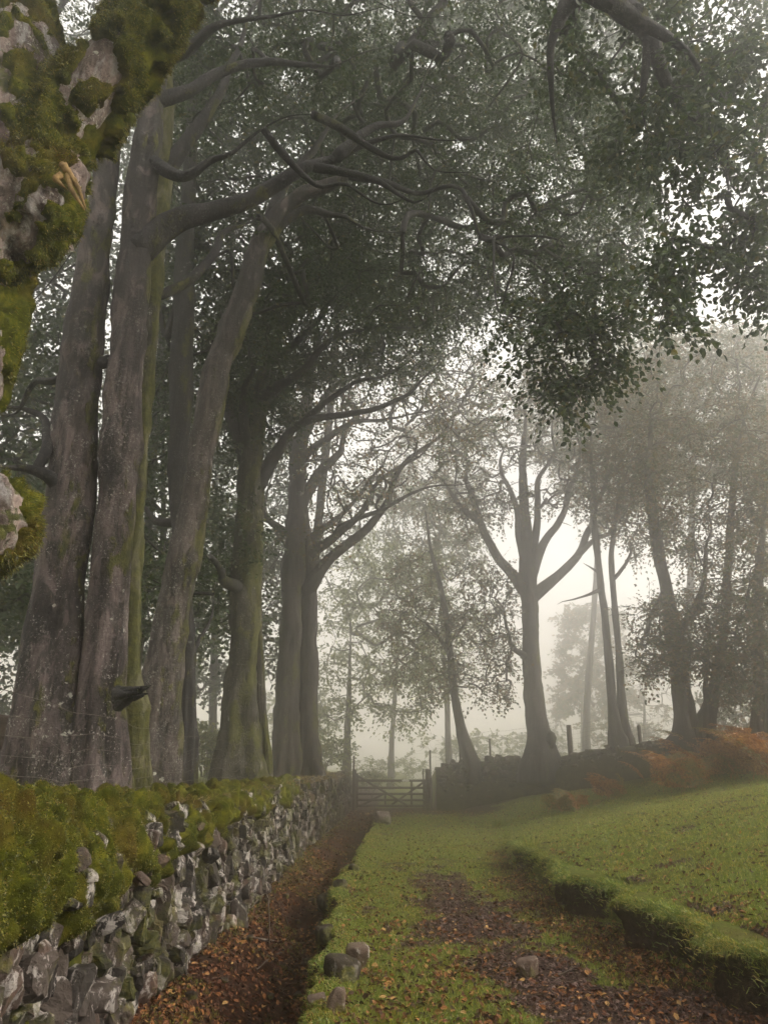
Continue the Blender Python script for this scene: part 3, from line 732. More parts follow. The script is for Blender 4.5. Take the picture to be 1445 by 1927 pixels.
# burrs and the moss coat
def blob(mb, c, r, sc=(1, 1, 1), seed=0, n=48, amp=.25):
    th = np.linspace(0, np.pi, n); ph = np.linspace(0, 2 * np.pi, 2 * n, endpoint=False); T, F_ = np.meshgrid(th, ph, indexing='ij')
    d = np.stack([np.sin(T) * np.cos(F_), np.sin(T) * np.sin(F_), np.cos(T)], -1)
    R = r * (1 + amp * fbm(d * 1.7 + seed, 3, seed) + .16 * fbm(d * 6 + seed, 4, seed + 1)); V = c + d * R[..., None] * np.array(sc)
    m = 2 * n; i = np.arange(n - 1)[:, None] * m; j = np.arange(m)[None]; j2 = (j + 1) % m
    mb.add(V.reshape(-1, 3), np.stack([i + j, i + m + j, i + m + j2, i + j2], -1).reshape(-1, 4)); return V, d
burls = [(P(30, 400, 3.9), .36, (1, .9, 1.05), 1), (P(85, 330, 3.85), .24, (1, .9, 1.15), 2), (P(-60, 480, 3.85), .24, (1, 1, 1.1), 4), (P(-50, 985, 3.85), .32, (1, .9, .9), 3), (P(-40, 650, 3.95), .16, (1, .9, 1.7), 7)]
for c, r_, sc, sd in burls:
    mb = MB(); blob(mb, c, r_, sc, sd); mb.build('burr', M['bark_near'], near)
def coat(pts_r, seed, thr, amp, seg=150, step=.03):
    q, r_ = spline(pts_r[0], pts_r[1], step); mb = MB(); keep = {}
    def disp(p, d, R, a):
        h = (p[:, 2] - q[0][2] - .15)[:, None]; ang = a[None, :] + seed
        P3 = p[:, None] + d * R[..., None]
        m_ = fbm(P3 * np.array([6.5, 6.5, 4.2]), 5, seed + 40) + .25 * d[..., 2] + .12 * d[..., 0] + .20 * fbm(P3 * 9, 3, seed)
        k_ = sm(thr, thr + .16, m_); keep['k'] = k_
        l = 1 - worley(P3 * np.array([11, 11, 8]), 3)
        return R * .98 - .07 + k_ * (.082 + amp * (.04 * l + .035 * fbm(P3 * np.array([14, 14, 6]), 2, 4)))  + .2 * fbm(P3 * np.array([2.5, 2.5, 1.6]), 3, 0) * 0
    V = tube(mb, q, r_, seg, disp, cap=False); return mb, V[:len(keep['k'].ravel())], keep['k'].ravel(), q
fp = []; fn_ = []
for k, (pr, th_) in enumerate([(tr[0], -.03), (lm[0], -.06)]):
    sub = pr
    mb, V, kk, q = coat(sub, 2 + k, th_, 1.0, 170 if k == 0 else 110)
    mb.build('moss', M['moss'], near)
    ii_ = np.where(kk > .6)[0]; ii_ = RNG.choice(ii_, 30000); cc = q[np.linalg.norm(V[ii_][:, None, :] - q[None, ::6], axis=2).argmin(1) * 6] if len(q) < 2000 else q[0]
    fp.append(V[ii_]); fn_.append(unit(V[ii_] - cc))
for c, r_, sc, sd in burls[:4]:
    mb = MB(); n = 70; th = np.linspace(0, np.pi, n); ph = np.linspace(0, 2 * np.pi, 2 * n, endpoint=False); T, F_ = np.meshgrid(th, ph, indexing='ij')
    d = np.stack([np.sin(T) * np.cos(F_), np.sin(T) * np.sin(F_), np.cos(T)], -1)
    R = r_ * (1 + .25 * fbm(d * 1.7 + sd, 3, sd)); P3 = c + d * R[..., None] * np.array(sc)
    kk = sm(-.08, .06, fbm(P3 * 6.5, 4, 41) + .2 * fbm(P3 * 9, 2, 5)); R = R - .035 + kk * (.05 + .05 * (1 - worley(P3 * 13, 5)))
    V = c + d * R[..., None] * np.array(sc); m_ = 2 * n; i = np.arange(n - 1)[:, None] * m_; j = np.arange(m_)[None]; j2 = (j + 1) % m_
    mb.add(V.reshape(-1, 3), np.stack([i + j, i + m_ + j, i + m_ + j2, i + j2], -1).reshape(-1, 4)).build('moss', M['moss'], near)
    ii_ = RNG.choice(np.where(kk.ravel() > .6)[0], 9000); fp.append(V.reshape(-1, 3)[ii_]); fn_.append(d.reshape(-1, 3)[ii_])
p = np.vstack(fp) + rn(sum(map(len, fp)), .006); nn = np.vstack(fn_); k = len(p)
d = unit(nn + rn(k, .5) + np.array([0, 0, -.5])); L = ru(k, .012, .035)[:, None]; s_ = unit(np.cross(d, rn(k))) * .0028
V = np.stack([p - s_, p + s_, p + d * L], 1).reshape(-1, 3)
MB().add(V, None, np.arange(len(V)).reshape(-1, 3)).build('moss_fibre', M['moss_tuft'], near, smooth=False)['kind'] = 'stuff'
# torn branch stub
mb = MB()
for k, (a_, b_) in enumerate([((118, 310), (162, 392)), ((122, 312), (150, 360)), ((130, 330), (160, 395)), ((116, 330), (128, 358))]):
    p0 = P(*a_, 3.55 - .02 * k); p1 = P(*b_, 3.5); mid = (p0 + p1) / 2 + np.array([.015 - .02 * k, -.02, .01]); q, r_ = spline([p0, mid, p1], [.022, .016, .004], .01)
    tube(mb, q, r_, 10, lambda p, d, R, a: R * (1 + .4 * fbm((p[:, None] + d * .02) * 30, 2, k)))
mb.build('torn_branch', M['wood_broken'], near)

# --- twin stemmed beech
A = pp([(62, 1500, 165), (85, 1300, 118), (112, 1100, 104), (128, 980, 104), (142, 850, 92), (152, 700, 86), (170, 550, 78), (188, 400, 64), (208, 250, 54), (228, 100, 44), (250, -100, 34), (280, -500, 20)], 7.2)
B = pp([(186, 1500, 118), (188, 1300, 98), (212, 1100, 84), (222, 950, 84), (232, 750, 80), (244, 600, 74), (258, 450, 66), (275, 300, 54), (290, 150, 42), (305, -50, 32), (330, -400, 20)], 7.2)
twl = [pp([(300, 300, 30), (350, 330, 22), (400, 300, 18), (450, 290, 14), (520, 240, 10), (600, 230, 7)], 7.1, 6.8), pp([(310, 60, 24), (360, 20, 18), (430, -20, 14), (560, -30, 10), (700, -10, 7), (860, 20, 5)], 7.2, 6.6),
       pp([(700, 266, 18), (740, 300, 12), (790, 290, 10), (840, 330, 8), (900, 335, 6)], 7.6, 7.2), pp([(560, 322, 16), (600, 350, 11), (660, 345, 9), (720, 375, 7), (790, 350, 5)], 7.3, 7.0),
       pp([(265, 470, 62), (330, 418, 52), (400, 395, 46), (470, 368, 44), (540, 330, 42), (610, 295, 36), (680, 265, 30), (760, 262, 24), (870, 270, 14)], 7.2, 7.8),
       pp([(640, 285, 28), (700, 240, 20), (755, 215, 15), (800, 140, 9), (850, 60, 6)], 7.6, 8.2),
       pp([(600, 320, 22), (700, 335, 15), (760, 380, 12), (800, 390, 9), (850, 345, 7)], 7.6, 7.4),
       pp([(300, 190, 34), (360, 165, 30), (420, 120, 27), (500, 102, 25), (560, 110, 20), (620, 108, 16), (720, 95, 9)], 7.2, 8.0),
       pp([(300, 120, 30), (350, 100, 26), (400, 60, 22), (440, 50, 18), (560, 40, 13), (720, 30, 8)], 7.4, 6.8),
       pp([(120, 920, 44), (85, 890, 30), (45, 872, 24), (10, 868, 18), (-60, 840, 14)], 7.1, 6.6),
       pp([(150, 690, 26), (100, 712, 20), (60, 715, 17), (30, 760, 15), (0, 775, 12)], 7.2, 7.8),
       pp([(110, 800, 22), (80, 790, 18), (40, 772, 16), (-10, 768, 12)], 7.2, 7.9)]
cr = np.vstack([region([(280, -500), (1000, -500), (1000, -40), (760, 90), (480, 180), (300, 260)], 8.2, 11.5, 300), region([(260, -350), (1050, -350), (1050, 160), (600, 200), (330, 200)], 8.5, 12, 190),
                region([(-300, -500), (300, -500), (270, 200), (0, 500), (-200, 500)], 8, 12, 230), region([(560, 60), (960, 60), (1000, 420), (700, 420)], 11, 13, 130)])
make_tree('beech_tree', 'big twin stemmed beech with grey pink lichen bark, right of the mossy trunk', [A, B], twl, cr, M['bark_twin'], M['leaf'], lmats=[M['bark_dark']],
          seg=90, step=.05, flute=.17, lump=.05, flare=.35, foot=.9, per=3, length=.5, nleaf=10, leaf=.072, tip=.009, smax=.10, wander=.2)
def torn(parent, cx, cy, dx, dy, Y, wpx, n, seed):
    r = np.random.default_rng(seed); mb = MB()
    for k in range(n):
        a_ = P(cx + r.uniform(-.3, .1) * wpx, cy + r.uniform(-.5, .5) * wpx, Y + .05); f_ = r.uniform(.55, 1.1)
        b_ = P(cx + dx * f_ + r.uniform(-.2, .2) * wpx, cy + dy * f_ + r.uniform(-.35, .35) * wpx, Y - .25); m_ = (a_ + b_) / 2 + r.normal(0, .015, 3)
        q, rr = spline([a_, m_, b_], px2m(wpx / 2, cy, Y) * np.array([.8, .45, .08]), .02)
        tube(mb, q, rr, 12, lambda p, d, R, a: R * (1 + .5 * fbm((p[:, None] + d * .05) * np.array([14, 14, 14]), 3, k)))
    mb.build('torn_branch', M['bark_dark'], parent)
tw_ = [o for o in ROOTS if o['label'].startswith('big twin')][0]; torn(tw_, 228, 1314, 56, -20, 6.75, 30, 12, 8)
# --- mossy stem behind the twin
mos = [pp([(252, 1490, 78), (243, 1250, 52), (250, 1050, 46), (262, 850, 44), (275, 700, 42), (290, 500, 46), (303, 350, 52), (308, 200, 48), (315, 50, 46), (335, -200, 34), (380, -500, 20)], 8.4)]
mol = [pp([(305, 330, 46), (350, 270, 34), (395, 215, 30), (430, 150, 26), (470, 60, 22), (490, -40, 16)], 8.4, 8.6),
       pp([(318, 90, 32), (340, 70, 22), (375, 35, 18), (410, -30, 12)], 8.3, 8.0), pp([(320, 560, 22), (380, 510, 22), (430, 450, 20), (470, 420, 15), (500, 400, 10)], 8.6, 9.4)]
cr = np.vstack([region([(300, 100), (620, 60), (700, 300), (640, 560), (480, 620), (330, 500)], 11.2, 13.5, 190)])
make_tree('beech_tree', 'slender dark beech stem sheathed in yellow green moss, close behind the twin stemmed beech', mos, mol, cr, M['bark_mossy'], M['leaf'], lmats=[M['bark_dark']],
          seg=56, flute=.14, lump=.06, per=3, length=.55, nleaf=9, leaf=.085, smax=.05)
# --- leaning beech
ln = [pp([(282, 1495, 128), (303, 1320, 98), (322, 1180, 92), (345, 1060, 82), (362, 980, 68), (378, 860, 62), (395, 760, 62), (408, 690, 60), (438, 610, 50), (468, 540, 45), (490, 460, 42), (520, 405, 40), (565, 370, 36), (620, 350, 30), (670, 325, 22)], 10.0)]
lnl = [pp([(660, 330, 20), (730, 345, 13), (790, 372, 11), (850, 358, 11), (880, 395, 11), (915, 440, 11), (975, 447, 10), (1030, 460, 9), (1050, 510, 7), (1125, 525, 6)], 10, 7.2),
       pp([(1030, 458, 7), (1052, 445, 5), (1060, 428, 4)], 7.6, 7.5), pp([(915, 445, 7), (930, 500, 6), (935, 560, 5), (950, 600, 4), (975, 615, 3)], 8.2, 8.0),
       pp([(1050, 508, 5), (1055, 560, 4), (1050, 600, 3)], 7.3, 7.3), pp([(1127, 525, 5), (1115, 580, 4), (1100, 620, 3)], 7.2, 7.2),
       pp([(480, 480, 30), (560, 395, 22), (640, 415, 15), (690, 440, 11), (760, 440, 8)], 10, 10.6),
       pp([(500, 440, 30), (540, 340, 26), (600, 280, 20), (640, 240, 16), (700, 120, 10)], 10, 10.5)]
cr = np.vstack([region([(520, 300), (900, 60), (1180, 200), (1230, 400), (1180, 600), (1000, 640), (860, 620), (700, 640), (560, 560)], 11, 15, 520),
                region([(860, 250), (1240, 300), (1200, 620), (950, 600)], 9, 11, 120), 
                region([(930, 560), (1180, 520), (1205, 640), (1180, 690), (1130, 690), (1130, 730), (1090, 730), (1075, 775), (1045, 760), (1000, 720), (975, 690)], 6.9, 7.4, 46)])
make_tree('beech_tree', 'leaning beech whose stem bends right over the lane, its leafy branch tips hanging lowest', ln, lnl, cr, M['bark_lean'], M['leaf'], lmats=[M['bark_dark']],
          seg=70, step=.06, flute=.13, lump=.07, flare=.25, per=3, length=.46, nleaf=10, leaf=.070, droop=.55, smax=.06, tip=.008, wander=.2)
le_ = [o for o in ROOTS if o['label'].startswith('leaning beech')][0]
# --- slim upright dark beech behind it
sl_ = [pp([(342, 1490, 60), (350, 1350, 44), (352, 1200, 36), (345, 1050, 38), (335, 900, 44), (340, 780, 46), (345, 650, 48), (346, 520, 44), (352, 380, 34), (365, 200, 28), (380, 0, 20), (390, -200, 12)], 11.6)]
sll = [pp([(345, 560, 34), (320, 640, 20), (300, 600, 16), (290, 560, 12)], 11.6, 12), pp([(352, 980, 24), (300, 985, 18), (275, 960, 12), (262, 1000, 8)], 11.7, 12.4),
       pp([(350, 1250, 18), (380, 1190, 10), (400, 1120, 8)], 11.6, 12.4)]
cr = np.vstack([region([(280, 380), (520, 380), (560, 620), (480, 720), (300, 700)], 11.8, 15, 110), region([(270, 650), (340, 650), (340, 1180), (270, 1180)], 12, 14.5, 40)])
make_tree('beech_tree', 'slim upright dark beech just behind the leaning beech', sl_, sll, cr, M['bark_dark'], M['leaf'], seg=40, per=2, length=.6, nleaf=9, leaf=.1, smax=.05)
# --- ivy clad beech
iv = [pp([(440, 1478, 128), (452, 1370, 86), (458, 1250, 74), (462, 1120, 70), (468, 1000, 66), (472, 900, 62), (478, 830, 50), (488, 760, 36), (500, 690, 26), (530, 620, 18), (580, 540, 12)], 15.7),
      pp([(500, 1440, 30), (492, 1300, 20), (488, 1150, 15), (490, 1000, 14), (492, 930, 12), (490, 870, 8)], 15.9)]
ivl = [pp([(500, 740, 26), (570, 700, 18), (640, 640, 14), (740, 620, 11), (850, 600, 8)], 15.5, 14), pp([(520, 680, 20), (590, 610, 14), (640, 540, 10), (720, 500, 7)], 15.7, 14.5),
       pp([(470, 900, 34), (450, 830, 30), (432, 760, 26), (430, 700, 20), (415, 640, 14)], 15.7, 16.4), pp([(470, 860, 30), (465, 780, 24), (462, 700, 18), (470, 620, 12)], 15.7, 15),
       pp([(485, 920, 34), (520, 850, 26), (555, 806, 20), (620, 784, 20), (700, 760, 18), (780, 738, 15), (820, 700, 12), (845, 660, 8)], 15.7, 14.6),
       pp([(495, 760, 26), (540, 720, 18), (600, 660, 14), (640, 590, 10)], 15.7, 16.6), pp([(445, 1110, 30), (415, 1075, 20), (385, 1038, 16)], 15.6, 13.0),
       pp([(560, 805, 14), (640, 740, 12), (720, 700, 9), (800, 650, 6)], 15.3, 14.4)]
cr = np.vstack([region([(420, 560), (620, 440), (900, 560), (880, 660), (700, 720), (560, 720), (440, 800)], 15, 19, 330), region([(400, 660), (560, 640), (560, 840), (410, 860)], 15.2, 17, 46),
                region([(420, 880), (500, 880), (500, 1120), (420, 1120)], 15.3, 15.9, 12)])
make_tree('beech_tree', 'upright moss streaked beech between the leaning beech and the misty twin trunk', iv, ivl, cr, M['bark_ivy'], M['leaf'], lmats=[M['bark_dark']],
          seg=56, step=.08, flute=.12, lump=.08, flare=.3, per=3, length=.6, nleaf=9, leaf=.10, smax=.06)
# --- misty double trunk
R_ = pp
db = [pp([(535, 1462, 62), (538, 1350, 56), (545, 1200, 56), (552, 1080, 60), (556, 980, 52), (560, 880, 42), (570, 800, 32), (585, 720, 22), (600, 620, 16)], 22.5),
      pp([(588, 1462, 56), (580, 1380, 44), (582, 1200, 42), (578, 1080, 42), (572, 1000, 36), (566, 900, 26)], 22.7)]
dbl = [R_([(590, 1040, 22), (660, 985, 15), (720, 900, 12), (790, 850, 9), (830, 780, 6)], 22.5, 20.5), R_([(640, 985, 12), (740, 950, 9), (820, 910, 7), (900, 900, 5)], 22, 21), R_([(575, 860, 18), (650, 800, 13), (740, 780, 10), (850, 760, 7)], 22.5, 20),
       pp([(580, 1110, 34), (620, 1050, 24), (690, 1005, 22), (730, 950, 20), (760, 890, 17), (810, 850, 15), (840, 800, 12), (870, 760, 8)], 22.5, 21),
       pp([(562, 960, 32), (600, 890, 24), (635, 855, 20), (660, 800, 16), (700, 740, 10)], 22.5, 23), pp([(572, 820, 24), (620, 740, 18), (700, 690, 14), (780, 690, 9)], 22.5, 20.5),
       pp([(562, 900, 24), (540, 800, 18), (530, 720, 12)], 22.5, 24), pp([(590, 1010, 18), (650, 960, 12), (720, 880, 9), (760, 800, 7)], 22.7, 24), pp([(520, 1000, 20), (500, 960, 14), (505, 880, 9)], 22.5, 22)]
cr = np.vstack([region([(520, 640), (900, 640), (960, 800), (800, 880), (660, 1020), (600, 1080), (560, 820)], 19.5, 26, 420), region([(500, 820), (560, 820), (560, 1100), (505, 1100)], 21, 25, 20)])
make_tree('beech_tree', 'misty beech with two fused trunks where the left wall nears the gate', db, dbl, cr, M['bark_far'], M['leaf_autumn'],
          seg=44, step=.12, flute=.16, lump=.07, flare=.25, per=2, length=.75, nleaf=8, leaf=.12, fine=False, smax=.10, tip=.015, thin=.6, wander=.22)
# --- right side trees
R = lambda l, Y, Y1=None: pp(l, Y, Y1)
make_tree('leaning_tree', 'thin tree leaning left from the stones at the right of the gate', [R([(890, 1442, 34), (870, 1380, 26), (856, 1310, 21), (848, 1240, 18), (840, 1170, 15), (825, 1090, 13), (810, 1030, 9), (800, 960, 6)], 29.6)],
          [R([(845, 1230, 12), (810, 1180, 8), (770, 1150, 5)], 29.6, 28.5), R([(845, 1210, 10), (880, 1180, 7), (920, 1170, 5)], 29.6, 30.5)],
          np.vstack([region([(750, 1040), (960, 1060), (975, 1260), (930, 1340), (860, 1290), (820, 1340), (740, 1300), (720, 1150)], 27.5, 31.5, 200)]),
          M['bark_far'], M['leaf_autumn'], seg=20, step=.2, per=2, length=.8, nleaf=8, leaf=.13, fine=False, smax=.05, tip=.012, flare=.2)
make_tree('beech_tree', 'stout spreading beech on the bank right of the gate, its fork open against bright mist', [R([(1020, 1440, 88), (1016, 1395, 62), (1008, 1330, 48), (1000, 1250, 42), (996, 1150, 38), (993, 1090, 40), (990, 1020, 28), (986, 940, 22), (984, 860, 16), (990, 780, 10)], 28.6)],
          [R([(992, 1120, 30), (955, 1070, 22), (918, 1020, 19), (893, 960, 17), (880, 900, 15), (868, 840, 12), (850, 780, 9), (840, 720, 5)], 28.6, 27.5), R([(1000, 1125, 30), (1040, 1092, 22), (1085, 1045, 19), (1115, 985, 17), (1135, 920, 14), (1150, 850, 11), (1175, 790, 8), (1185, 730, 5)], 28.6, 28), R([(898, 980, 15), (860, 950, 12), (830, 900, 9), (800, 870, 6)], 27.8, 27), R([(1090, 1040, 15), (1125, 1010, 12), (1165, 990, 9), (1200, 940, 6)], 28.2, 29),
           R([(1000, 1090, 26), (1022, 1020, 19), (1060, 970, 16), (1078, 900, 14), (1095, 840, 11), (1090, 770, 8), (1110, 700, 5)], 28.6, 29.5), R([(996, 1060, 22), (1012, 980, 17), (1022, 900, 14), (1040, 820, 10), (1035, 740, 6)], 28.6, 28.6),
           R([(985, 1060, 20), (972, 980, 15), (955, 910, 12), (940, 840, 9), (930, 770, 5)], 28.6, 30), R([(1000, 1260, 20), (965, 1210, 12), (950, 1150, 8), (900, 1090, 5)], 28.6, 27.5)],
          np.vstack([region([(800, 720), (1180, 680), (1230, 880), (1180, 1010), (1090, 1000), (1030, 960), (950, 980), (880, 1020), (800, 940)], 25.5, 32, 620), region([(900, 1080), (960, 1080), (970, 1340), (900, 1300)], 27, 28.5, 36)]),
          M['bark_far'], M['leaf_autumn'], seg=40, step=.12, per=2, length=.8, nleaf=8, leaf=.13, fine=False, smax=.11, tip=.017, flare=.3, foot=.4, flute=.1, thin=.55, wander=.22)
make_tree('slender_tree', 'pair of slender straight stems on one mossy foot, second tree right of the gate', [R([(1158, 1398, 38), (1152, 1330, 24), (1143, 1220, 19), (1130, 1100, 17), (1120, 1000, 16), (1115, 900, 12), (1110, 800, 8)], 26.8),
          R([(1176, 1398, 32), (1170, 1330, 22), (1163, 1220, 16), (1155, 1120, 14), (1150, 1040, 12), (1160, 960, 9), (1180, 880, 6)], 26.8)],
          [R([(1130, 1110, 9), (1090, 1125, 6), (1040, 1138, 4)], 26.8, 26.3), R([(1156, 1090, 9), (1190, 1050, 8), (1215, 960, 6)], 26.8, 26), R([(1122, 1080, 8), (1085, 1060, 5)], 26.8, 27.4)],
          region([(1060, 720), (1260, 700), (1290, 900), (1250, 1050), (1180, 1060), (1150, 980), (1080, 950)], 24.5, 29.5, 260), M['bark_far'], M['leaf_autumn'],
          seg=20, step=.2, per=2, length=.8, nleaf=8, leaf=.13, fine=False, smax=.06, tip=.011, flare=.4, foot=.3, thin=.8)
make_tree('beech_tree', 'dark forked beech on the bank crest, right of the slender pair', [R([(1300, 1400, 70), (1290, 1350, 50), (1280, 1290, 40), (1268, 1200, 40), (1250, 1100, 30), (1232, 1000, 26), (1222, 900, 20), (1225, 780, 12)], 23.8),
          R([(1312, 1392, 60), (1330, 1340, 34), (1348, 1270, 26), (1362, 1180, 22), (1370, 1050, 18), (1380, 900, 14), (1400, 780, 8)], 23.8)],
          [R([(1270, 1200, 24), (1310, 1130, 18), (1330, 1040, 14), (1340, 930, 9)], 23.8, 22.5), R([(1255, 1110, 18), (1210, 1180, 10), (1180, 1200, 7)], 23.8, 22.8), R([(1285, 1270, 18), (1240, 1230, 10), (1195, 1230, 6)], 23.8, 23)],
          np.vstack([region([(1190, 640), (1420, 600), (1470, 900), (1460, 1150), (1330, 1130), (1230, 1020), (1180, 860)], 21, 26.5, 430), region([(1180, 1140), (1310, 1100), (1470, 1130), (1470, 1260), (1400, 1320), (1350, 1330), (1330, 1260), (1210, 1280)], 21.3, 24.5, 300)]),
          M['bark_far'], M['leaf_autumn'], seg=36, step=.15, per=2, length=.75, nleaf=9, leaf=.115, fine=False, smax=.06, tip=.01, flare=.4, foot=.4)
make_tree('small_tree', 'small thin tree tucked against the foot of the dark forked beech', [R([(1332, 1385, 20), (1330, 1330, 14), (1326, 1270, 11), (1335, 1200, 8)], 23.4)], [],
          region([(1330, 1180), (1400, 1170), (1390, 1300), (1340, 1300)], 22.8, 24, 26), M['bark_far'], M['leaf_autumn'], seg=14, step=.2, per=2, length=.6, nleaf=8, leaf=.11, fine=False, flare=.2)
make_tree('beech_tree', 'dark tree at the right edge above the bracken', [R([(1432, 1372, 40), (1430, 1300, 26), (1425, 1200, 22), (1430, 1050, 18), (1445, 900, 12)], 22.6), R([(1448, 1368, 24), (1450, 1290, 15), (1465, 1180, 10)], 22.4)],
          [R([(1430, 1240, 14), (1390, 1200, 8), (1350, 1190, 5)], 22.6, 22)],
          np.vstack([region([(1360, 760), (1620, 700), (1640, 1280), (1480, 1330), (1400, 1320), (1380, 1130)], 20.5, 24.5, 330)]),
          M['bark_far'], M['leaf_autumn'], seg=24, step=.2, per=2, length=.75, nleaf=9, leaf=.12, fine=False, smax=.06, tip=.01)
sb = [o for o in ROOTS if o['label'].startswith('stout spreading')][0]
mb = MB(); blob(mb, P(1032, 1392, 28.35), .27, (1, 1, 1.3), 11, 20); mb.build('burr', M['bark_far'], sb)
# --- trees further off in the mist
def simple_tree(name, label, px, py, Y, w, lean, hpx, poly, dY, n, leafm, leaf=.2, per=3, group='misty trees beyond the gate', z=None, thin=1, nleaf=9, length=1.0, bm='bark_far'):
    top = (px + lean, py - hpx, w * .3)
    t_ = R([(px, py, w * 1.5), (px + lean * .1, py - hpx * .15, w), (px + lean * .5, py - hpx * .5, w * .8), top], Y)
    g_ = gh(t_[0][0][0], Y); t_[0][0][2] = min(t_[0][0][2], g_ - .1)
    make_tree(name, label, [t_], [], region(poly, Y - dY, Y + dY, n), M[bm], M[leafm], seg=16, step=.4, per=per, length=length, nleaf=nleaf, leaf=leaf, fine=False, smax=.09, tip=.014, twigs=False, group=group, thin=thin, flare=.2)
simple_tree('misty_tree', 'thin pale tree trunk in the mist left of the gate', 652, 1452, 37, 17, 8, 260, [(600, 1020), (840, 1040), (850, 1300), (760, 1370), (690, 1330), (600, 1390)], 3, 200, 'leaf_mist', .17)
simple_tree('misty_tree', 'faint broad tree filling the mist above the gate', 735, 1445, 46, 12, 20, 330, [(640, 900), (900, 900), (930, 1250), (700, 1320), (620, 1200)], 5, 240, 'leaf_mist', .22, thin=.8)
simple_tree('misty_tree', 'faint tree behind the leaning thin tree, left of the stout beech', 845, 1440, 42, 14, -20, 420, [(720, 820), (930, 780), (900, 1080), (740, 1120)], 4, 200, 'leaf_autumn', .2, thin=.8)
simple_tree('misty_tree', 'tall faded tree behind the slender pair', 1100, 1420, 46, 16, 40, 640, [(980, 640), (1220, 600), (1260, 900), (1140, 980), (1000, 860)], 5, 320, 'leaf_autumn', .24)
simple_tree('misty_tree', 'very tall faded tree topping the right hand group under the open sky', 1290, 1400, 40, 20, 20, 760, [(1180, 680), (1300, 620), (1460, 620), (1480, 900), (1220, 940)], 5, 420, 'leaf_autumn', .22)
simple_tree('misty_tree', 'tall faded tree beyond the right edge', 1440, 1390, 36, 20, 60, 760, [(1400, 640), (1700, 600), (1720, 1200), (1420, 1100)], 4, 300, 'leaf_autumn', .22)
simple_tree('misty_tree', 'barely visible tree far off in the bright mist right of the stout beech', 1095, 1420, 72, 9, 0, 160, [(1050, 1140), (1160, 1140), (1200, 1330), (1040, 1380)], 6, 160, 'leaf_autumn', .4)
simple_tree('misty_tree', 'ghostly bare tree far off behind the wire fence', 1212, 1405, 62, 8, 0, 120, [(1170, 1260), (1270, 1250), (1290, 1360), (1150, 1370)], 6, 60, 'leaf_autumn', .3, thin=.3)
# --- wood behind the wall on the left
gl = 'trees behind the left hand wall'
for (lb, px, py, Y, w_, lean, hp, poly, dY, n, lf) in [
    ('dark leafy tree behind the near mossy trunk', -60, 1480, 15, 40, 60, 900, [(-300, 350), (180, 420), (160, 900), (110, 1180), (-300, 1200)], 3.0, 560, .13),
    ('leafy tree seen between the mossy trunk and the twin beech', 40, 1460, 22, 30, 20, 700, [(-200, 700), (200, 640), (240, 1250), (-200, 1300)], 3.0, 460, .16),
    ('tree with drooping twigs seen between the twin and the leaning beech', 300, 1470, 19, 22, 10, 800, [(230, 560), (470, 600), (460, 1180), (250, 1240)], 3.0, 300, .15),
    ('pale leafy tree in mist seen right of the slim upright beech', 400, 1455, 29, 20, 10, 700, [(330, 700), (560, 680), (540, 1250), (340, 1320)], 3.5, 280, .19),
    ('leafy crown filling the top of the view behind the heavy limbs', 250, 1465, 19, 24, 100, 1500, [(60, -260), (1300, -260), (1230, 200), (900, 330), (420, 330), (90, 260)], 3, 620, .145),
    ('broad crown closing the roof of leaves high above the lane', 560, 1455, 26, 24, 120, 1350, [(560, -200), (1300, -200), (1220, 380), (1000, 560), (640, 600)], 4, 620, .17),
    ('tree crown high behind the leaning beech', 430, 1460, 17, 20, 60, 1200, [(130, 60), (760, 60), (860, 420), (560, 640), (120, 560)], 3, 420, .14)]:
    simple_tree('woodland_tree', lb, px, py, Y, w_, lean, hp, poly, dY, n, 'leaf', lf, group=gl, length=.9, nleaf=9, bm='bark_dark')
def shrub(name, label, px, Y, hpx, wpx, n, leafm, leaf, py=1450, group=None):
    p0 = P(px, py, Y); p0[2] = gh(p0[0], Y) - .05
    root_ = np.array([p0 + np.array([0, 0, .05 * k]) for k in range(4)])
    h = px2m(hpx, py, Y); w_ = px2m(wpx / 2, py, Y)
    a = rn(n) * np.array([.42, .42, 0]) * w_ ; a[:, 2] = h * (.15 + .85 * RNG.random(n) ** .8); a += p0
    ch, tips, dirs, R_ = grow(root_, a, tip=.006, smax=.05)
    o = empty(name, p0, label, 'shrub', group); mb = MB(); draw_chains(mb, ch, .4, 5); ml = MB()
    sprays(ml, mb, tips, dirs, 3, .45, 7, leaf, False, .1); mb.build('stem', M['bark_far'], o); ml.build('foliage', M[leafm], o, smooth=False)
for k, (px, Y, h, w_, n, lb) in enumerate([(620, 33, 70, 70, 50, 'scrubby bush just behind the wall end left of the gate'), (700, 36, 60, 80, 30, 'thin twiggy bush right behind the gate'), (740, 52, 45, 190, 90, 'broad low bush in the mist beyond the gate'),
                                         (380, 24, 90, 70, 50, 'hazy bush on the bank between the slim tree and the upright beech'), (-40, 20, 150, 150, 90, 'hedge bush behind the near trunk at the left edge')]):
    shrub('bush', lb, px, Y, h, w_, n, 'leaf_mist' if k in (0, 1, 2, 3) else 'leaf', .15)

for k, (px, Y, h, w_, lb) in enumerate([(560, 48, 150, 160, 'dim thicket in the mist between the twin trunk and the pale trunk'), (880, 60, 90, 200, 'dim thicket far behind the leaning thin tree'), (1010, 66, 70, 160, 'far thicket low in the mist behind the stout beech'),
                                     (1180, 62, 70, 180, 'far thicket low in the mist behind the slender pair'), (1400, 40, 130, 200, 'dim thicket behind the dark trees at the right')]):
    shrub('thicket', lb, px, Y, h, w_, 130, 'leaf_mist' if k < 3 else 'leaf_autumn', .26, py=1425, group='thickets lost in the mist')

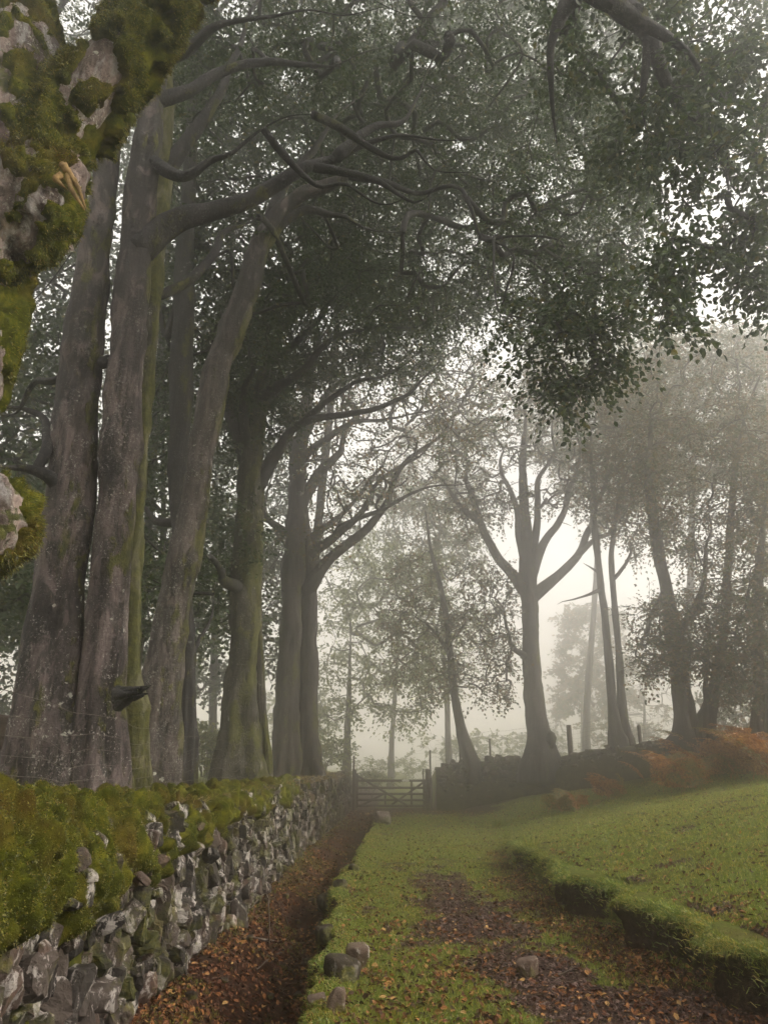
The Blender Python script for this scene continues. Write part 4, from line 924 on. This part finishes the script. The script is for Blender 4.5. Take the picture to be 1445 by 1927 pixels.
# ================================================================== gate, posts, fences
def box(mb, c, sx, sy, sz, bev=.1, rot=None, seed=0):
    V, q = CT[2]; r = np.abs(V).max(1)
    V = V / (np.abs(V) ** 14).sum(1, keepdims=True) ** (1 / 14); V = V * (1 + .03 * fbm(V * 2 + seed, 2, seed))[:, None]
    W = V * np.array([sx, sy, sz]) / 2
    if rot is not None: W = W @ rot.T
    mb.add(W + c, q)
def beam(mb, a, b, wd, th, seed=0):
    a = np.array(a, float); b = np.array(b, float); L = np.linalg.norm(b - a); x = unit(b - a); y = np.array([0, 1., 0]); z = unit(np.cross(x, y)); y = np.cross(z, x)
    box(mb, (a + b) / 2, L, th, wd, rot=np.stack([x, y, z], 1), seed=seed)
GY = 29.2
g0 = P(671, 1520, GY)
gate = empty('field_gate', g0, 'weathered five bar wooden field gate closing the lane between two stone walls', 'gate')
for k, py in enumerate((1469, 1482.5, 1494, 1505.5, 1516.5)):
    mb = MB(); beam(mb, P(671, py, GY), P(799, py, GY), .085, .03, k); mb.build('rail', M['wood'], gate)
for k, (a_, b_, lay) in enumerate([((671, 1459), (770, 1518), 1), ((722, 1494), (676, 1518), -1), ((735, 1516), (797, 1472), -1)]):
    mb = MB(); o_ = .034 * lay; beam(mb, P(*a_, GY) + [0, -o_, 0], P(*b_, GY) + [0, -o_, 0], .075, .025, k); mb.build('brace', M['wood'], gate)
for px, t_, b_, wd in ((672, 1456, 1520, .10), (774, 1467, 1519, .08), (725, 1493, 1519, .08), (798, 1466, 1519, .08)):
    mb = MB(); p_, q_ = P(px, t_, GY), P(px, b_, GY); q_ = np.array([p_[0], GY, q_[2]]); beam(mb, p_ + [0, .035, 0], q_ + [0, .035, 0], wd, .03, px); mb.build('upright', M['wood'], gate)
mb = MB(); c = P(763, 1469, GY); box(mb, c + [0, -.025, 0], .26, .01, .075); mb.build('name_plate', M['plate'], gate)
def post(name, px, t_, b_, wpx, Y, label, pointed=False, dark=False, group=None, lean=0):
    top, bot = P(px, t_, Y), P(px, b_, Y); w_ = px2m(wpx, t_, Y); bot = np.array([top[0] - lean, Y, min(bot[2], gh(top[0], Y)) - .15])
    mb = MB(); q_, r_ = spline([bot, (top + bot) / 2, top - [0, 0, .06 if pointed else .015], top], [w_ / 2, w_ / 2, w_ / 2, w_ * .12 if pointed else w_ * .42], .08)
    tube(mb, q_ - bot, r_, 10, lambda p, d, R, a: R * (1 + .10 * fbm((p[:, None] + d * .05) * 9, 2, px)))
    ob = mb.build(name, M['wood']); ob.location = tuple(bot); return tag(ob, label, 'post', group)
post('gate_post', 667, 1450, 1522, 8, GY + .02, 'square oak gate post at the left end of the gate')
post('gate_post', 804, 1447, 1524, 9, GY + .05, 'pointed thick post that the gate closes against on the right', True)
post('gate_post', 809.5, 1466, 1524, 7, GY - .15, 'shorter second post right beside the pointed gate post')
gp = 'thin stakes of the wire fence'
post('fence_stake', 666, 1425, 1460, 3.4, GY + .25, 'tall thin stake rising above the left gate post', group=gp)
post('fence_stake', 809, 1415, 1470, 3.4, GY + .6, 'tall thin reddish stake rising above the right gate post', group=gp)
post('fence_stake', 796, 1449, 1470, 2.5, GY + .5, 'short thin stake just left of the pointed gate post', group=gp)
post('fence_stake', 865, 1399, 1436, 4, 30.1, 'thin stake left of the leaning thin tree', group=gp)
post('fence_stake', 921, 1392, 1436, 4, 30.0, 'thin stake right of the leaning thin tree', group=gp)
post('fence_post', 1069.5, 1366, 1406, 10, 28.3, 'thick round post beside the stout beech')
post('fence_post', 1201, 1364, 1395, 7, 26.0, 'short splintered post right of the slender pair', True)
post('fence_post', 8, 1350, 1500, 22, 7.6, 'grey wooden post at the left edge behind the wire netting')
def netting(name, label, pts, h, nh, dv, rad_, wav=.02, barb=True):
    """pts: list of base points; a stock net of horizontal and upright wires"""
    pts = np.array(pts, float); o = empty(name, pts[0], label, 'wire fence')
    L = np.r_[0, np.cumsum(np.linalg.norm(np.diff(pts, axis=0), axis=1))]
    def at(t): return np.stack([np.interp(t, L, pts[:, k]) for k in range(3)], -1)
    def wob(p): 
        q_ = p.copy(); q_[:, 1] += wav * vn(p * 1.3 + 5) ; q_[:, 0] += wav * vn(p * 1.3); q_[:, 2] += wav * vn(p * 1.7 + 9) * 1.6; return q_
    mb = MB(); t = np.linspace(0, L[-1], int(L[-1] / .12))
    for k in range(nh):
        p = at(t); p[:, 2] += h * (k / (nh - 1)) ** 1.2; tube(mb, wob(p), np.full(len(p), rad_), 4, cap=False)
    for tv in np.arange(0, L[-1], dv):
        p = np.repeat(at(np.array([tv])), 6, 0); p[:, 2] += np.linspace(0, h, 6); tube(mb, wob(p), np.full(6, rad_ * .8), 4, cap=False)
    mb.build('netting', M['wire'], o)
    if barb:
        mb = MB(); p = at(t); p[:, 2] += h + .16; tube(mb, wob(p), np.full(len(p), rad_), 4, cap=False)
        for tv in np.arange(.1, L[-1], .14):
            c_ = wob(at(np.array([tv])) + [0, 0, h + .16])[0]; d_ = np.array([.012, .012, .02]); tube(mb, np.array([c_ - d_, c_ + d_]), np.full(2, rad_ * .8), 4, cap=False)
        mb.build('barbed_strand', M['wire'], o)
netting('wire_fence', 'rusty sagging wire netting along the mossy wall top, in front of the trunks', [(-2.42, 3.4, 1.36), (-2.36, 5.5, 1.34), (-2.42, 6.6, 1.33), (-2.45, 8, 1.3), (-2.4, 10, 1.28), (-2.35, 13, 1.28)], .52, 6, .15, .0022, .03)
netting('wire_fence', 'faint wire netting on the wall top behind the stakes right of the gate', [(2.0, 30.2, 1.6), (3.0, 30.1, 1.8), (4.4, 30.0, 1.95), (6.9, 28.4, 2.1), (9.0, 26.1, 2.5), (11, 24.0, 2.85)], .8, 7, .2, .0022, .03)

# ================================================================== loose stones
st = 'stones along the ditch edge'
single_stone('stone', 645, 1842, 62, 44, 'large mossy slab on the ditch edge, in front of the lane', seed=3, group=st, mat='stone_mossy')
single_stone('stone', 672, 1822, 46, 46, 'pale pointed stone leaning on the large slab by the ditch', seed=5, group=st)
single_stone('stone', 632, 1905, 36, 46, 'white lichen stone low on the ditch edge nearest the camera', seed=6, group=st)
single_stone('stone', 596, 1890, 36, 16, 'small flat pale stone in the ditch beside the white lichen stone', seed=7, group=st)
single_stone('stone', 996, 1838, 42, 34, 'lone squared brown stone sitting on the gravel of the lane', seed=12, sink=.1)
single_stone('stone', 720, 1552, 30, 26, 'pale stone standing at the far end of the ditch before the gate', seed=9)
single_stone('stone', 448, 1742, 34, 48, 'dark upright stone at the wall foot in the ditch', seed=13, mat='stone_far')
single_stone('stone', 424, 1744, 44, 26, 'flat mossy stone lying left of the dark upright stone', seed=15)
for k, (px, py, w_, h_, Y, lb) in enumerate([(135, 1500, 30, 18, 6.0, 'white stone half sunk in moss on the wall top below the twin beech'), (268, 1512, 30, 26, 6.9, 'rounded white stone on the wall top below the mossy stem'),
        (402, 1522, 22, 30, 10.0, 'upright white stone on the wall top below the upright beech'), (356, 1532, 44, 28, 8.6, 'dark stone with white edge bedded in the wall moss right of the leaning beech'), (300, 1520, 20, 14, 7.8, 'small pale stone on the wall top beside the leaning beech foot')]):
    single_stone('stone', px, py, w_, h_, lb, Y=Y, seed=20 + k, group='stones on the wall top', res=4)
for k, (px, py, w_, h_) in enumerate([(616, 1712, 34, 28), (612, 1766, 36, 28), (640, 1672, 24, 20), (664, 1640, 22, 16)]):
    lb = ['dark half buried stone in the ditch edge midway along the lane', 'dark half buried stone just behind the large slab', 'small half buried stone beyond the midway one on the ditch edge', 'smallest half buried stone up the ditch edge'][k]
    single_stone('stone', px, py, w_, h_, lb, seed=40 + k, group=st, res=7, mat='stone_mossy', dpt=1.6, sink=.5)

for k, (px, py, w_, h_) in enumerate([(520, 1660, 12, 8), (538, 1690, 14, 9), (502, 1700, 12, 8), (560, 1740, 16, 10), (470, 1770, 16, 10), (530, 1822, 18, 11), (580, 1815, 20, 12), (420, 1850, 20, 12), (360, 1880, 22, 14), (560, 1880, 24, 14), (600, 1610, 9, 6), (570, 1640, 10, 7), (590, 1700, 14, 10), (505, 1880, 20, 12)]):
    o_ = ['first', 'second', 'third', 'fourth', 'fifth', 'sixth', 'seventh', 'eighth', 'ninth', 'tenth', 'eleventh', 'twelfth', 'thirteenth', 'fourteenth'][sorted([-1660.01, -1690.01, -1700.02, -1740.01, -1770.01, -1822.01, -1815.01, -1850.01, -1880.01, -1880.02, -1610.01, -1640.01, -1700.01, -1880.03]).index([-1660.01, -1690.01, -1700.02, -1740.01, -1770.01, -1822.01, -1815.01, -1850.01, -1880.01, -1880.02, -1610.01, -1640.01, -1700.01, -1880.03][k])]
    single_stone('stone', px, py, w_, h_, 'small dull stone among the leaves on the ditch floor, %s from the front' % o_, seed=90 + k, group='small stones on the ditch floor', res=4, mat='stone_mossy', sink=.3)
# ================================================================== ground cover
def ground_normal(x, y, e=.03): 
    z = gh(x, y); return unit(np.stack([(gh(x - e, y) - gh(x + e, y)) / (2 * e), (gh(x, y - e) - gh(x, y + e)) / (2 * e), np.ones_like(x)], -1)), z
def scatter(n, y0, y1, xr=None):
    y = np.exp(ru(n, math.log(y0), math.log(y1)))
    x = ru(n, -1, 1) * (y * .56 + .3)
    return x, y
def blades(name, n, y0, y1, h, wd, mat, dens, lean=.45, kind='stuff'):
    x, y = scatter(n, y0, y1); keep = RNG.random(n) < dens(x, y); x, y = x[keep], y[keep]; nrm, z = ground_normal(x, y); k = len(x)
    sc = np.interp(y, [5, 10, 25], [1, 1.25, 2.2]); H = h * ru(k, .45, 1.25) * sc; W_ = wd * ru(k, .7, 1.3) * np.interp(y, [5, 25], [1, 3.2])
    d = unit(nrm * .5 + np.array([0, 0, .6]) + rn(k, lean) * np.array([1, 1, .2])); s_ = unit(np.cross(d, rn(k))) * W_[:, None]
    p = np.stack([x, y, z - .004], -1); bend = np.stack([d[:, 0], d[:, 1], -np.abs(d[:, 2]) * .2], -1)
    m1 = p + d * (H * .55)[:, None]; t_ = p + d * H[:, None] + bend * (H * .35)[:, None]
    V = np.stack([p - s_, p + s_, m1 + s_ * .7, m1 - s_ * .7, t_], 1).reshape(-1, 3); o = np.arange(k)[:, None] * 5
    ob = MB().add(V, o + np.array([0, 1, 2, 3]), o + np.array([3, 2, 4])).build(name, mat, smooth=False)
    return ob
def dens_grass(x, y):
    g_, l_, v_ = masks(x, y); ok = ((x > xedge(y) - .02) | ((x > wf(y) + .12) & (x < xedge(y) - .45))) & (behind_right(x, y)[0] < -.2)
    c = .55 + .6 * n2(x, y, 2.2, 3, 50)
    return np.where(ok, np.clip(g_ * (.55 + c * .6), 0, 1), 0)
tag(blades('grass', 420000, 4.9, 28, .030, .0022, M['grass'], dens_grass), 'short mossy grass of the lane and the slope', 'grass', kind='stuff')
def dens_lip(x, y):
    t = x - xbank(y); return np.where((t > -.06) & (t < .42) & (y < 18), .9 * np.exp(-((t - .14) / .16) ** 2), 0) + np.where((np.abs(x - xedge(y) - .08) < .14) & (y < 24), .55, 0)
def lip(name, n, label):
    y = np.exp(ru(n, math.log(5), math.log(22))); left = RNG.random(n) < .8
    x = np.where(left, xedge(y) + RNG.normal(.08, .07, n), xbank(y) + RNG.normal(.06, .10, n)); ok = left | (y < 18)
    x, y, left = x[ok], y[ok], left[ok]; k = len(x); z = np.where(left | (x > xbank(y) + .4), gh(x, y), gh(xbank(y) + .45, y, False) - .10 - np.where(left, 0, np.maximum(0, xbank(y) - x) * 1.5)); L = ru(k, .03, .09) * np.where(left, .9, 1.1)
    side = np.where(left, -1., -1.)
    d = unit(np.stack([side * .55 + RNG.normal(0, .4, k), RNG.normal(0, .45, k), ru(k, .1, .9)], -1)); s_ = unit(np.cross(d, rn(k))) * (.0026 * np.interp(y, [5, 20], [1, 2.6]))[:, None]
    p = np.stack([x, y, z - .005], -1); m1 = p + d * (L * .6)[:, None]; t_ = m1 + d * (L * .4)[:, None] + np.array([0, 0, -.6]) * (L * .6)[:, None]
    V = np.stack([p - s_, p + s_, m1 + s_ * .7, m1 - s_ * .7, t_], 1).reshape(-1, 3); o = np.arange(k)[:, None] * 5
    tag(MB().add(V, o + np.array([0, 1, 2, 3]), o + np.array([3, 2, 4])).build(name, M['grass'], smooth=False), label, 'grass', kind='stuff')
lip('overhanging_grass', 60000, 'longer grass along the ditch edge and the foot of the slope')
def fringe():
    n = 30000; y = np.exp(ru(n, math.log(4.6), math.log(17))); keep = vn(np.stack([y * 3, y * 0, y * 0], -1), 3) + RNG.normal(0, .5, n) > -.35; y = y[keep]; n = len(y)
    x = lipx(y) - .04 + RNG.normal(0, .045, n); z = gh(xbank(y) + .45, y, False) - .235 * .33 - .01 - np.maximum(0, lipx(y) - x) * .5; L = ru(n, .03, .10)
    d = unit(np.stack([RNG.normal(-.6, .35, n), RNG.normal(0, .45, n), RNG.normal(.25, .35, n)], -1)); s_ = unit(np.cross(d, rn(n))) * (.0024 * np.interp(y, [5, 17], [1, 2.2]))[:, None]
    p = np.stack([x, y, z], -1); m1 = p + d * (L * .45)[:, None]; t_ = m1 + d * (L * .25)[:, None] + np.array([0, 0, -1.]) * (L * .55)[:, None]
    V = np.stack([p - s_, p + s_, m1 + s_ * .7, m1 - s_ * .7, t_], 1).reshape(-1, 3); o = np.arange(n)[:, None] * 5
    tag(MB().add(V, o + np.array([0, 1, 2, 3]), o + np.array([3, 2, 4])).build('hanging_grass', M['grass'], smooth=False), 'ragged grass fringe hanging over the dark eroded turf edge', 'grass', kind='stuff')
fringe()
def top_grass():
    n = 26000; y = np.exp(ru(n, math.log(8), math.log(29))); keep = RNG.random(n) < np.interp(y, [8, 11, 29], [.12, 1, 1]); y = y[keep]; k = len(y)
    x = wf(y) - ru(k, .0, .8) + .0; z = htop(y) - .03 + .02 * rn(k)[:, 0]; L = ru(k, .06, .17) * np.interp(y, [8, 25], [1, 1.6])
    d = unit(np.stack([RNG.normal(.25, .5, k), RNG.normal(0, .5, k), ru(k, .3, 1)], -1)); s_ = unit(np.cross(d, rn(k))) * (.0030 * np.interp(y, [8, 25], [1, 2.5]))[:, None]
    p = np.stack([x, y, z - .02], -1); m1 = p + d * (L * .6)[:, None]; t_ = m1 + d * (L * .4)[:, None] + np.array([0, 0, -.5]) * (L * .5)[:, None]
    V = np.stack([p - s_, p + s_, m1 + s_ * .7, m1 - s_ * .7, t_], 1).reshape(-1, 3); o = np.arange(k)[:, None] * 5
    tag(MB().add(V, o + np.array([0, 1, 2, 3]), o + np.array([3, 2, 4])).build('dry_grass', M['dry_grass'], smooth=False), 'tawny dead grass tufted along the top of the left wall', 'grass', kind='stuff')
top_grass()
def litter(name, n, y0, y1, mat, dens, size, label, lift=.012, flat=.5, cat='leaves'):
    x, y = scatter(n, y0, y1); keep = RNG.random(n) < dens(x, y); x, y = x[keep], y[keep]; nrm, z = ground_normal(x, y); k = len(x)
    nn = unit(nrm + rn(k, flat)); d = unit(np.cross(nn, rn(k))); sz = size * ru(k, .3, 1.0) ** .8 * 1.35 * np.interp(y, [5, 12, 28], [1, 1.15, 1.7])
    p = np.stack([x, y, z + lift * ru(k, .3, 1.6)], -1) - d * sz[:, None] * .5
    ml = MB(); put_leaves(ml, p, d, nn, sz, True); tag(ml.build(name, mat, smooth=False), label, cat, kind='stuff')
def dens_lit(x, y):
    g_, l_, v_ = masks(x, y); cl = np.clip(.5 + 1.3 * n2(x, y, 1.5, 3, 60) + .4 * (x < xedge(y)), .04, 1)
    return np.where(behind_right(x, y)[0] < -.1, np.clip(l_ ** 1.3 * cl * .8 + .06, 0, 1), 0) * (x > wf(y) + .05)
litter('leaf_litter', 190000, 4.9, 29, M['litter'], dens_lit, .046, 'rust and yellow fallen leaves strewn over the ditch and lane')
def chips():
    x, y = scatter(60000, 4.9, 14); g_, l_, v_ = masks(x, y); keep = RNG.random(len(x)) < sm(.25, .8, v_) * .8; x, y = x[keep], y[keep]; k = len(x); nrm, z = ground_normal(x, y)
    r = np.random.default_rng(4); f = unit(nrm + rn(k, .35)); fx = unit(np.cross(f, rn(k))); fy = np.cross(f, fx)
    V, q = CT[1]; V = V[:]; hull = np.array([(-1, -1, -1), (1, -1, -1), (1, 1, -1), (-1, 1, -1), (-.6, -.6, 1), (.7, -.5, 1), (.6, .7, 1), (-.7, .6, 1)], float)
    qq = np.array([(0, 3, 2, 1), (4, 5, 6, 7), (0, 1, 5, 4), (1, 2, 6, 5), (2, 3, 7, 6), (3, 0, 4, 7)])
    H = hull[None] * (1 + .3 * r.normal(0, 1, (k, 8, 3))); sz = np.stack([r.uniform(.006, .024, k), r.uniform(.004, .012, k), r.uniform(.002, .007, k)], 1) * np.interp(y, [5, 14], [1, 1.6])[:, None]
    W = np.stack([x, y, z + .003], -1)[:, None] + H[..., 0:1] * (fx * sz[:, 0:1])[:, None] + H[..., 1:2] * (fy * sz[:, 1:2])[:, None] + H[..., 2:3] * (f * sz[:, 2:3])[:, None]
    tag(MB().add(W.reshape(-1, 3), (qq[None] + (np.arange(k) * 8)[:, None, None]).reshape(-1, 4)).build('gravel', M['chips'], smooth=False), 'brown gravel and bark chips in the worn patches of the lane', 'gravel', kind='stuff')
chips()
# twigs lying in the ditch and on the lane
def ground_at(px, py):
    Y = 4.0
    for _ in range(500):
        p = P(px, py, Y)
        if p[2] <= gh(p[0], p[1]): return p
        Y *= 1.005
    return p
for k, (pts, w_, lb) in enumerate([([(455, 1762), (500, 1772), (560, 1778), (600, 1770)], 5, 'long pale stick lying across the ditch'), ([(470, 1712), (500, 1702), (505, 1745), (506, 1785)], 4, 'thin forked stick poking up in the ditch litter'),
        ([(490, 1800), (530, 1812), (560, 1840)], 4, 'dark stick in the deepest leaves of the ditch'), ([(480, 1830), (520, 1800), (575, 1790)], 4, 'crossed dark stick over the ditch leaf pile'), ([(1030, 1836), (1060, 1834), (1085, 1822)], 3, 'pale twig lying right of the lone brown stone'),
        ([(1090, 1660), (1070, 1655), (1100, 1630)], 3, 'small bare twig on the grass slope'), ([(545, 1745), (520, 1700), (470, 1690)], 3, 'slender twig beside the forked stick')]):
    q_ = np.array([ground_at(*p) for p in pts]); q_[:, 2] += .015
    if k in (1, 5): q_[1:-1, 2] += .12
    s0 = q_[0].copy(); q_, r_ = spline(q_ - s0, px2m(w_ / 2, pts[0][1], s0[1]) * np.linspace(1, .45, len(q_)), .03); mb = MB(); tube(mb, q_ + .012 * fbm(q_ * 8, 2, k)[:, None], r_, 7)
    e_ = q_[len(q_) // 2]; tube(mb, np.array([e_, e_ + [.05, .06, .02], e_ + [.08, .16, .03]]), r_[len(q_) // 2] * np.array([.7, .5, .25]), 6)
    ob = mb.build('fallen_stick', M['wood']); ob.location = tuple(s0); tag(ob, lb, 'stick')
# bracken
def bracken(px, py, hpx, nf, matk, lb, spread_=.7, group='bracken clumps on the slope'):
    nf = int(nf * 1.5); p0 = ground_at(px, py); h = px2m(hpx, py, p0[1]) * 1.55; root_ = empty('bracken', p0, lb, 'fern', group)
    for f in range(nf):
        az = RNG.uniform(0, 2 * np.pi); L = h * RNG.uniform(.55, 1.4); out = np.array([math.cos(az), math.sin(az), 0]) * RNG.uniform(.2, 1.05); m_ = 16
        t = np.linspace(0, 1, m_)[:, None]; b0 = p0 + rn(1)[0] * np.array([.22, .22, 0])
        c = b0 + out * L * t ** 1.4 + np.array([0, 0, 1]) * L * (t - .38 * t ** 2.6)
        mb = MB(); tube(mb, c, np.linspace(.006, .002, m_), 5, cap=False)
        T = unit(np.gradient(c, axis=0)); S_ = unit(np.cross(T, [0, 0, 1.])); N_ = np.cross(S_, T)
        for i_ in range(3, m_):
            pl = L * .36 * (1 - ((i_ - 3) / (m_ - 2)) ** 1.3) + .02
            for sd in (-1, 1):
                nj = 9; u = (np.arange(nj) + .5) / nj; dirp = unit(S_[i_] * sd + T[i_] * .35 + rn(1)[0] * .12 + np.array([0, 0, -.25]))
                pc = c[i_] + dirp * (pl * u)[:, None]; 
                for q_ in (-1, 1):
                    ld = unit(T[i_] * q_ * .9 + dirp * .5 + rn(nj, .15)); put_leaves(mb, pc, ld, np.repeat(N_[i_][None], nj, 0) + rn(nj, .3), pl * .26 * (1 - .75 * u) + .008, False)
        mb.build('frond', M[matk if RNG.random() < .75 else ('bracken_green' if matk == 'bracken' else 'bracken')], root_, smooth=False)
for a_ in [(1058, 1528, 34, 7, 'bracken_green', 'small yellow bracken clump alone on the slope, nearest the gate'), (1105, 1516, 18, 5, 'bracken', 'tiny rust bracken tuft beside the yellow clump'), (1148, 1502, 36, 8, 'bracken', 'rust and yellow bracken clump in the middle of the slope'),
           (1255, 1462, 44, 9, 'bracken', 'rust bracken at the left end of the big patch'), (1290, 1480, 60, 9, 'bracken', 'tall rust bracken at the front of the big patch'), (1322, 1455, 60, 9, 'bracken', 'rust bracken in the middle of the big patch'),
           (1345, 1440, 60, 8, 'bracken_green', 'still green bracken standing above the rust patch'), (1372, 1455, 64, 9, 'bracken', 'rust bracken right of the green one'), (1405, 1440, 60, 9, 'bracken', 'dense rust bracken near the right edge'),
           (1440, 1455, 74, 10, 'bracken', 'rust bracken cut by the right edge of the view'), (1438, 1425, 50, 8, 'bracken', 'further rust bracken behind the right edge clump'), (1270, 1440, 50, 8, 'bracken_green', 'yellow green bracken at the back left of the patch'), (1470, 1440, 70, 8, 'bracken', 'bracken just past the right edge')]:
    bracken(a_[0], a_[1] + (12 if a_[0] > 1200 else 2), *a_[2:])
def tuft(px, py, hpx, n, lb):
    p0 = ground_at(px, py); h = px2m(hpx, py, p0[1]); k = n; d = unit(rn(k, .55) * np.array([1, 1, 0]) + np.array([0, 0, 1.])); L = h * ru(k, .6, 1.15)[:, None]
    s_ = unit(np.cross(d, rn(k))) * .004; b_ = rn(k, .05) * np.array([1, 1, 0]); m1 = b_ + d * L * .6; t_ = m1 + d * L * .4 + np.array([0, 0, -.25]) * L
    V = np.stack([b_ - s_, b_ + s_, m1 + s_ * .7, m1 - s_ * .7, t_], 1).reshape(-1, 3); o = np.arange(k)[:, None] * 5
    ob = MB().add(V, o + np.array([0, 1, 2, 3]), o + np.array([3, 2, 4])).build('rush_tuft', M['grass'], smooth=False); ob.location = tuple(p0); tag(ob, lb, 'grass tuft')
tuft(1000, 1618, 64, 260, 'tall dark rush tuft where the turf bank begins'); tuft(938, 1556, 24, 200, 'low dark tussock left of the slope before the gate'); tuft(955, 1580, 26, 120, 'small tussock beside the tall rush tuft')

# ================================================================== the mist
mb = MB(); V = np.array([(x, y, z) for z in (-4, 36) for y in (-75, 340) for x in (-260, 260)], float)
mb.add(V, np.array([(0, 2, 3, 1), (4, 5, 7, 6), (0, 1, 5, 4), (2, 6, 7, 3), (0, 4, 6, 2), (1, 3, 7, 5)]))
m = bpy.data.materials.new('mist'); m.use_nodes = True; nt = m.node_tree; nt.nodes.clear(); out = nt.nodes.new('ShaderNodeOutputMaterial')
pv = nt.nodes.new('ShaderNodeVolumePrincipled'); pv.inputs['Color'].default_value = (.97, .955, .94, 1); pv.inputs['Density'].default_value = HAZE_DENSITY; pv.inputs['Anisotropy'].default_value = HAZE_ANISO
nt.links.new(pv.outputs[0], out.inputs['Volume'])
hz = mb.build('haze', m, smooth=False); tag(hz, kind='stuff')
for o in ROOTS:
    del o['base']
